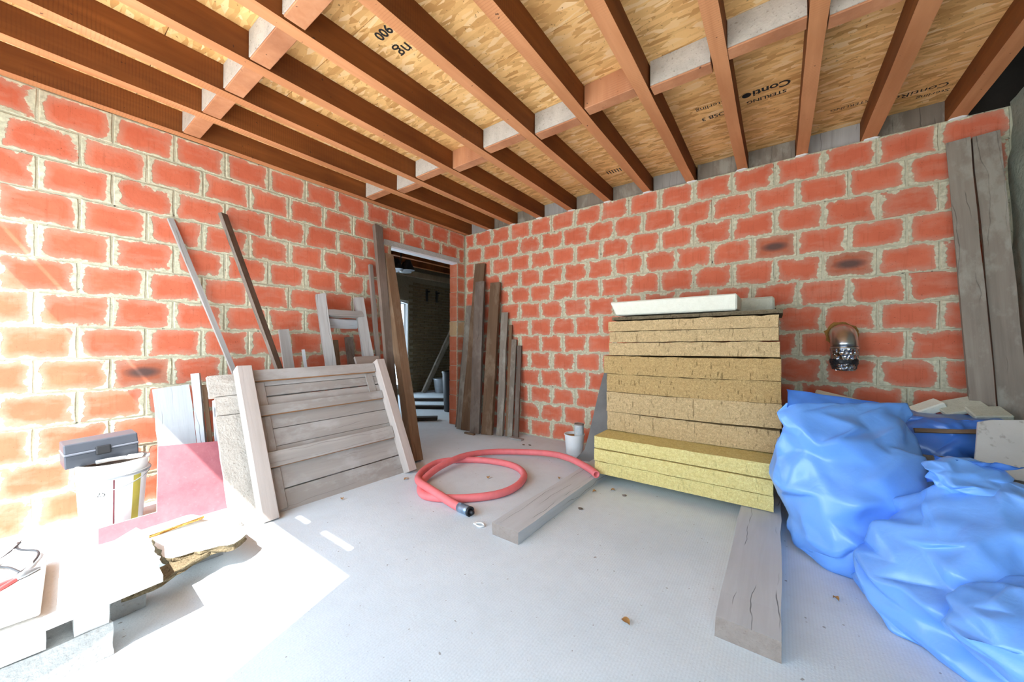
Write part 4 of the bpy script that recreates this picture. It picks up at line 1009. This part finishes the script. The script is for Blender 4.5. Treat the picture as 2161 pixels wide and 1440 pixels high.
# broken slab beside the pallet
def broken_slab(name, ol, z, h, mats, label, cat, tilt=(0, 0), jag=.006, parent=None):
    cx = sum(p[0] for p in ol) / len(ol); cy = sum(p[1] for p in ol) / len(ol); rnd = random.Random(len(ol)); bm = bmesh.new()
    pts = []
    for i in range(len(ol)):
        p, q = ol[i], ol[(i + 1) % len(ol)]
        n = max(1, int(math.hypot(q[0] - p[0], q[1] - p[1]) / .03))
        for k in range(n):
            f = k / n; pts.append((p[0] + (q[0] - p[0]) * f - cx + rnd.uniform(-jag, jag), p[1] + (q[1] - p[1]) * f - cy + rnd.uniform(-jag, jag)))
    lev = []
    for j in range(4):
        lev.append([bm.verts.new((x + (rnd.uniform(-jag, jag) if 0 < j < 3 else 0), y + (rnd.uniform(-jag, jag) if 0 < j < 3 else 0), h * j / 3)) for x, y in pts])
    n = len(pts)
    bm.faces.new(lev[0][::-1]); t = bm.faces.new(lev[3])
    for j in range(3):
        for i in range(n):
            f = bm.faces.new((lev[j][i], lev[j][(i + 1) % n], lev[j + 1][(i + 1) % n], lev[j + 1][i])); f.material_index = 1
    bmesh.ops.recalc_face_normals(bm, faces=bm.faces)
    me = me_from_bm(bm, name); me.materials.append(M[mats[0]]); me.materials.append(M[mats[1]])
    mw = Matrix.Translation((cx, cy, z)) @ Matrix.Rotation(tilt[0], 4, 'X') @ Matrix.Rotation(tilt[1], 4, 'Y')
    return tag(put(name, me, None, parent, mw), label, cat)
broken_slab('broken_slab', [(.98, -3.27), (.92, -2.99), (1.08, -2.955), (1.32, -2.97), (1.36, -3.03), (1.27, -3.265)], .095, .032, ('white_sheet', 'brown_edge'), 'broken white slab with a crumbling edge in front of the red board', 'broken slab', (.0, .02), .008)
broken_slab('slab_support', [(1.0, -3.22), (1.0, -3.03), (1.17, -3.03), (1.17, -3.22)], .001, .09, ('grey_block', 'grey_block'), 'grey rubble block propping up the broken white slab', 'rubble block', (0, 0), .006)
broken_slab('splinter_board', [(1.30, -3.40), (1.27, -3.20), (1.31, -3.10), (1.335, -3.16), (1.42, -3.33), (1.40, -3.42)], .08, .02, ('brown_edge', 'brown_edge'), 'splintered brown strip jutting out from under the white sheet', 'splinter', (.05, .04), .006)
broken_slab('slab_support', [(1.28, -3.44), (1.28, -3.34), (1.38, -3.34), (1.38, -3.44)], .001, .075, ('grey_block', 'grey_block'), 'small rubble block under the splintered strip', 'rubble block', (0, 0), .005)
broken_slab('sheet_fragment', [(.82, -3.30), (.86, -3.10), (1.0, -3.06), (.98, -3.28)], .13, .014, ('white_sheet', 'rust'), 'curled white board fragment with an orange torn edge by the red board', 'board fragment', (.10, -.12), .004)
broken_slab('rubble_crumb', [(.80, -2.93), (.80, -2.87), (.90, -2.86), (.92, -2.92)], .001, .03, ('crust', 'crust'), 'mortar crumb at the foot of the crusted boards', 'crumb', (0, 0), .008)

# ---- leaves and crumbs on the floor ---------------------------------------
LR = random.Random(2)
for (x, y, where) in ((3.015, -2.243, 'alone on the open floor left of the cracked beam'), (2.40, -1.13, 'beside the grey plank near the hose end'), (1.588, -1.385, 'inside the loop of the red hose'), (2.06, -1.05, 'between the red hose and the grey plank'),
                      (3.70, -1.575, 'on the floor by the large sagging bag'), (1.03, -2.31, 'at the foot of the wooden door panel, midway'), (1.075, -1.80, 'at the foot of the right batten of the door panel'), (2.50, -1.02, 'under the front edge of the yellow slabs'), (1.80, -.50, 'in front of the small white bucket')):
    bm = bmesh.new(); L = LR.uniform(.025, .042); c = []
    for i in range(7):
        f = i / 6; wv = math.sin(PI * f) ** .8 * L * .38; zz = .003 + .010 * math.sin(PI * f) + LR.uniform(0, .004)
        c.append((bm.verts.new((-L / 2 + L * f, -wv, zz + .006 * LR.random())), bm.verts.new((-L / 2 + L * f, 0, zz - .002)), bm.verts.new((-L / 2 + L * f, wv, zz + .006 * LR.random()))))
    for i in range(6):
        for k in range(2): bm.faces.new((c[i][k], c[i + 1][k], c[i + 1][k + 1], c[i][k + 1]))
    bmesh.ops.remove_doubles(bm, verts=bm.verts, dist=.0002)
    tag(put('dry_leaf', me_from_bm(bm, 'dry_leaf', True), M['leaf'], None, Matrix.Translation((x, y, -.001)) @ Matrix.Rotation(LR.uniform(0, 6), 4, 'Z')), 'curled dry brown leaf ' + where, 'leaf', 'dry leaves on the floor')
for (x, y, where) in ((2.438, -1.442, 'on the floor right of the grey plank'), (1.27, -.41, 'near the plank bundle, left of two'), (1.33, -.38, 'near the plank bundle, right of two'), (2.60, -1.06, 'in front of the yellow slabs')):
    bm = bmesh.new(); bmesh.ops.create_icosphere(bm, subdivisions=1, radius=.012)
    for v in bm.verts: v.co = Vector((v.co.x * 1.7, v.co.y, v.co.z * .5)) + noise.noise_vector(v.co * 90 + Vector((x, y, 0))) * .004
    tag(put('mortar_crumb', me_from_bm(bm, 'mortar_crumb'), M['taupe_wood'], None, Matrix.Translation((x, y, .004))), 'tiny dark crumb ' + where, 'crumb', 'dark crumbs on the floor')

# ---- things seen through the doorway --------------------------------------
nt = thing('plastic_tub', 'grey tub standing at the back of the room beyond the doorway', 'tub', (-2.62, 1.98, 0))
lathe('tub_wall', [(.13, 0), (.17, .30), (.185, .30), (.185, .32), (.165, .32), (.125, .02), (0, .02)], M['grey_metal'], nt, Matrix.Translation((-2.62, 1.98, 0)), 24, True, False)
dr = thing('black_bin', 'black bin just behind the right door jamb in the next room', 'bin', (-.82, .50, 0))
lathe('bin_body', [(.14, 0), (.17, .62), (.18, .62), (.18, .65), (.16, .65), (.13, .02), (0, .02)], M['black'], dr, Matrix.Translation((-.80, .56, 0)), 24, True, False)
plank('leaning_pole', (-2.90, 1.72, .0), (-2.62, 2.68, 2.0), (1, 0, 0), .11, .05, M['weathered'], 'wide dark board leaning in the room beyond the doorway', 'board')
plank('leaning_pole', (-2.56, 1.93, .03), (-2.25, 2.76, 1.55), (1, 0, 0), .035, .035, M['white_paint'], 'thin white pole leaning in the grey tub beyond the doorway', 'pole')
for (x, y, l, a, lab) in ((-1.95, .98, .9, .62, 'dark strip lying on the floor of the next room, farthest one'), (-1.35, .42, .7, .55, 'dark strip lying on the floor of the next room, middle one'), (-.62, -.22, .42, .75, 'dark plank lying just inside the doorway')):
    tag(put('floor_strip', me_from_bm(bevel(box_bm(-l / 2, l / 2, -.06, .06, 0, .05), .004), 'floor_strip'), M['roof_dark'], None, Matrix.Translation((x, y, .001)) @ Matrix.Rotation(a, 4, 'Z')), lab, 'plank')
lm = thing('hanging_lamp', 'black lamp cluster hanging from the ceiling beyond the doorway', 'lamp', (-1.6, .18, 2.68)); lx = Matrix.Translation((-1.6, .13, 2.35))
put('cord', tube_mesh([(0, 0, .33), (0, 0, .1)], .008, 6), M['black'], lm, lx)
for k in range(4):
    a = k * PI / 2 + .4
    put('shade', crumple_tube(-.03, .14, .11, .04, .1, k, 16, 4), M['black'], lm, lx @ Matrix.Translation((.13 * math.cos(a), .13 * math.sin(a), 0)))
put('bulb', tube_mesh([(0, 0, -.05), (0, 0, -.02), (0, 0, .02)], [.02, .035, .02], 12), M['white_plastic'], lm, lx)
for y in (1.95, 2.25):
    hk = thing('wall_hook', 'black bracket on the dark brick wall of the next room, ' + ('left' if y < 2.1 else 'right') + ' one', 'bracket', (XF + .02, y, 2.2))
    box('plate', XF + .017, XF + .03, y - .03, y + .03, 2.08, 2.36, M['black'], hk); box('arm', XF + .03, XF + .12, y - .015, y + .015, 2.28, 2.31, M['black'], hk)
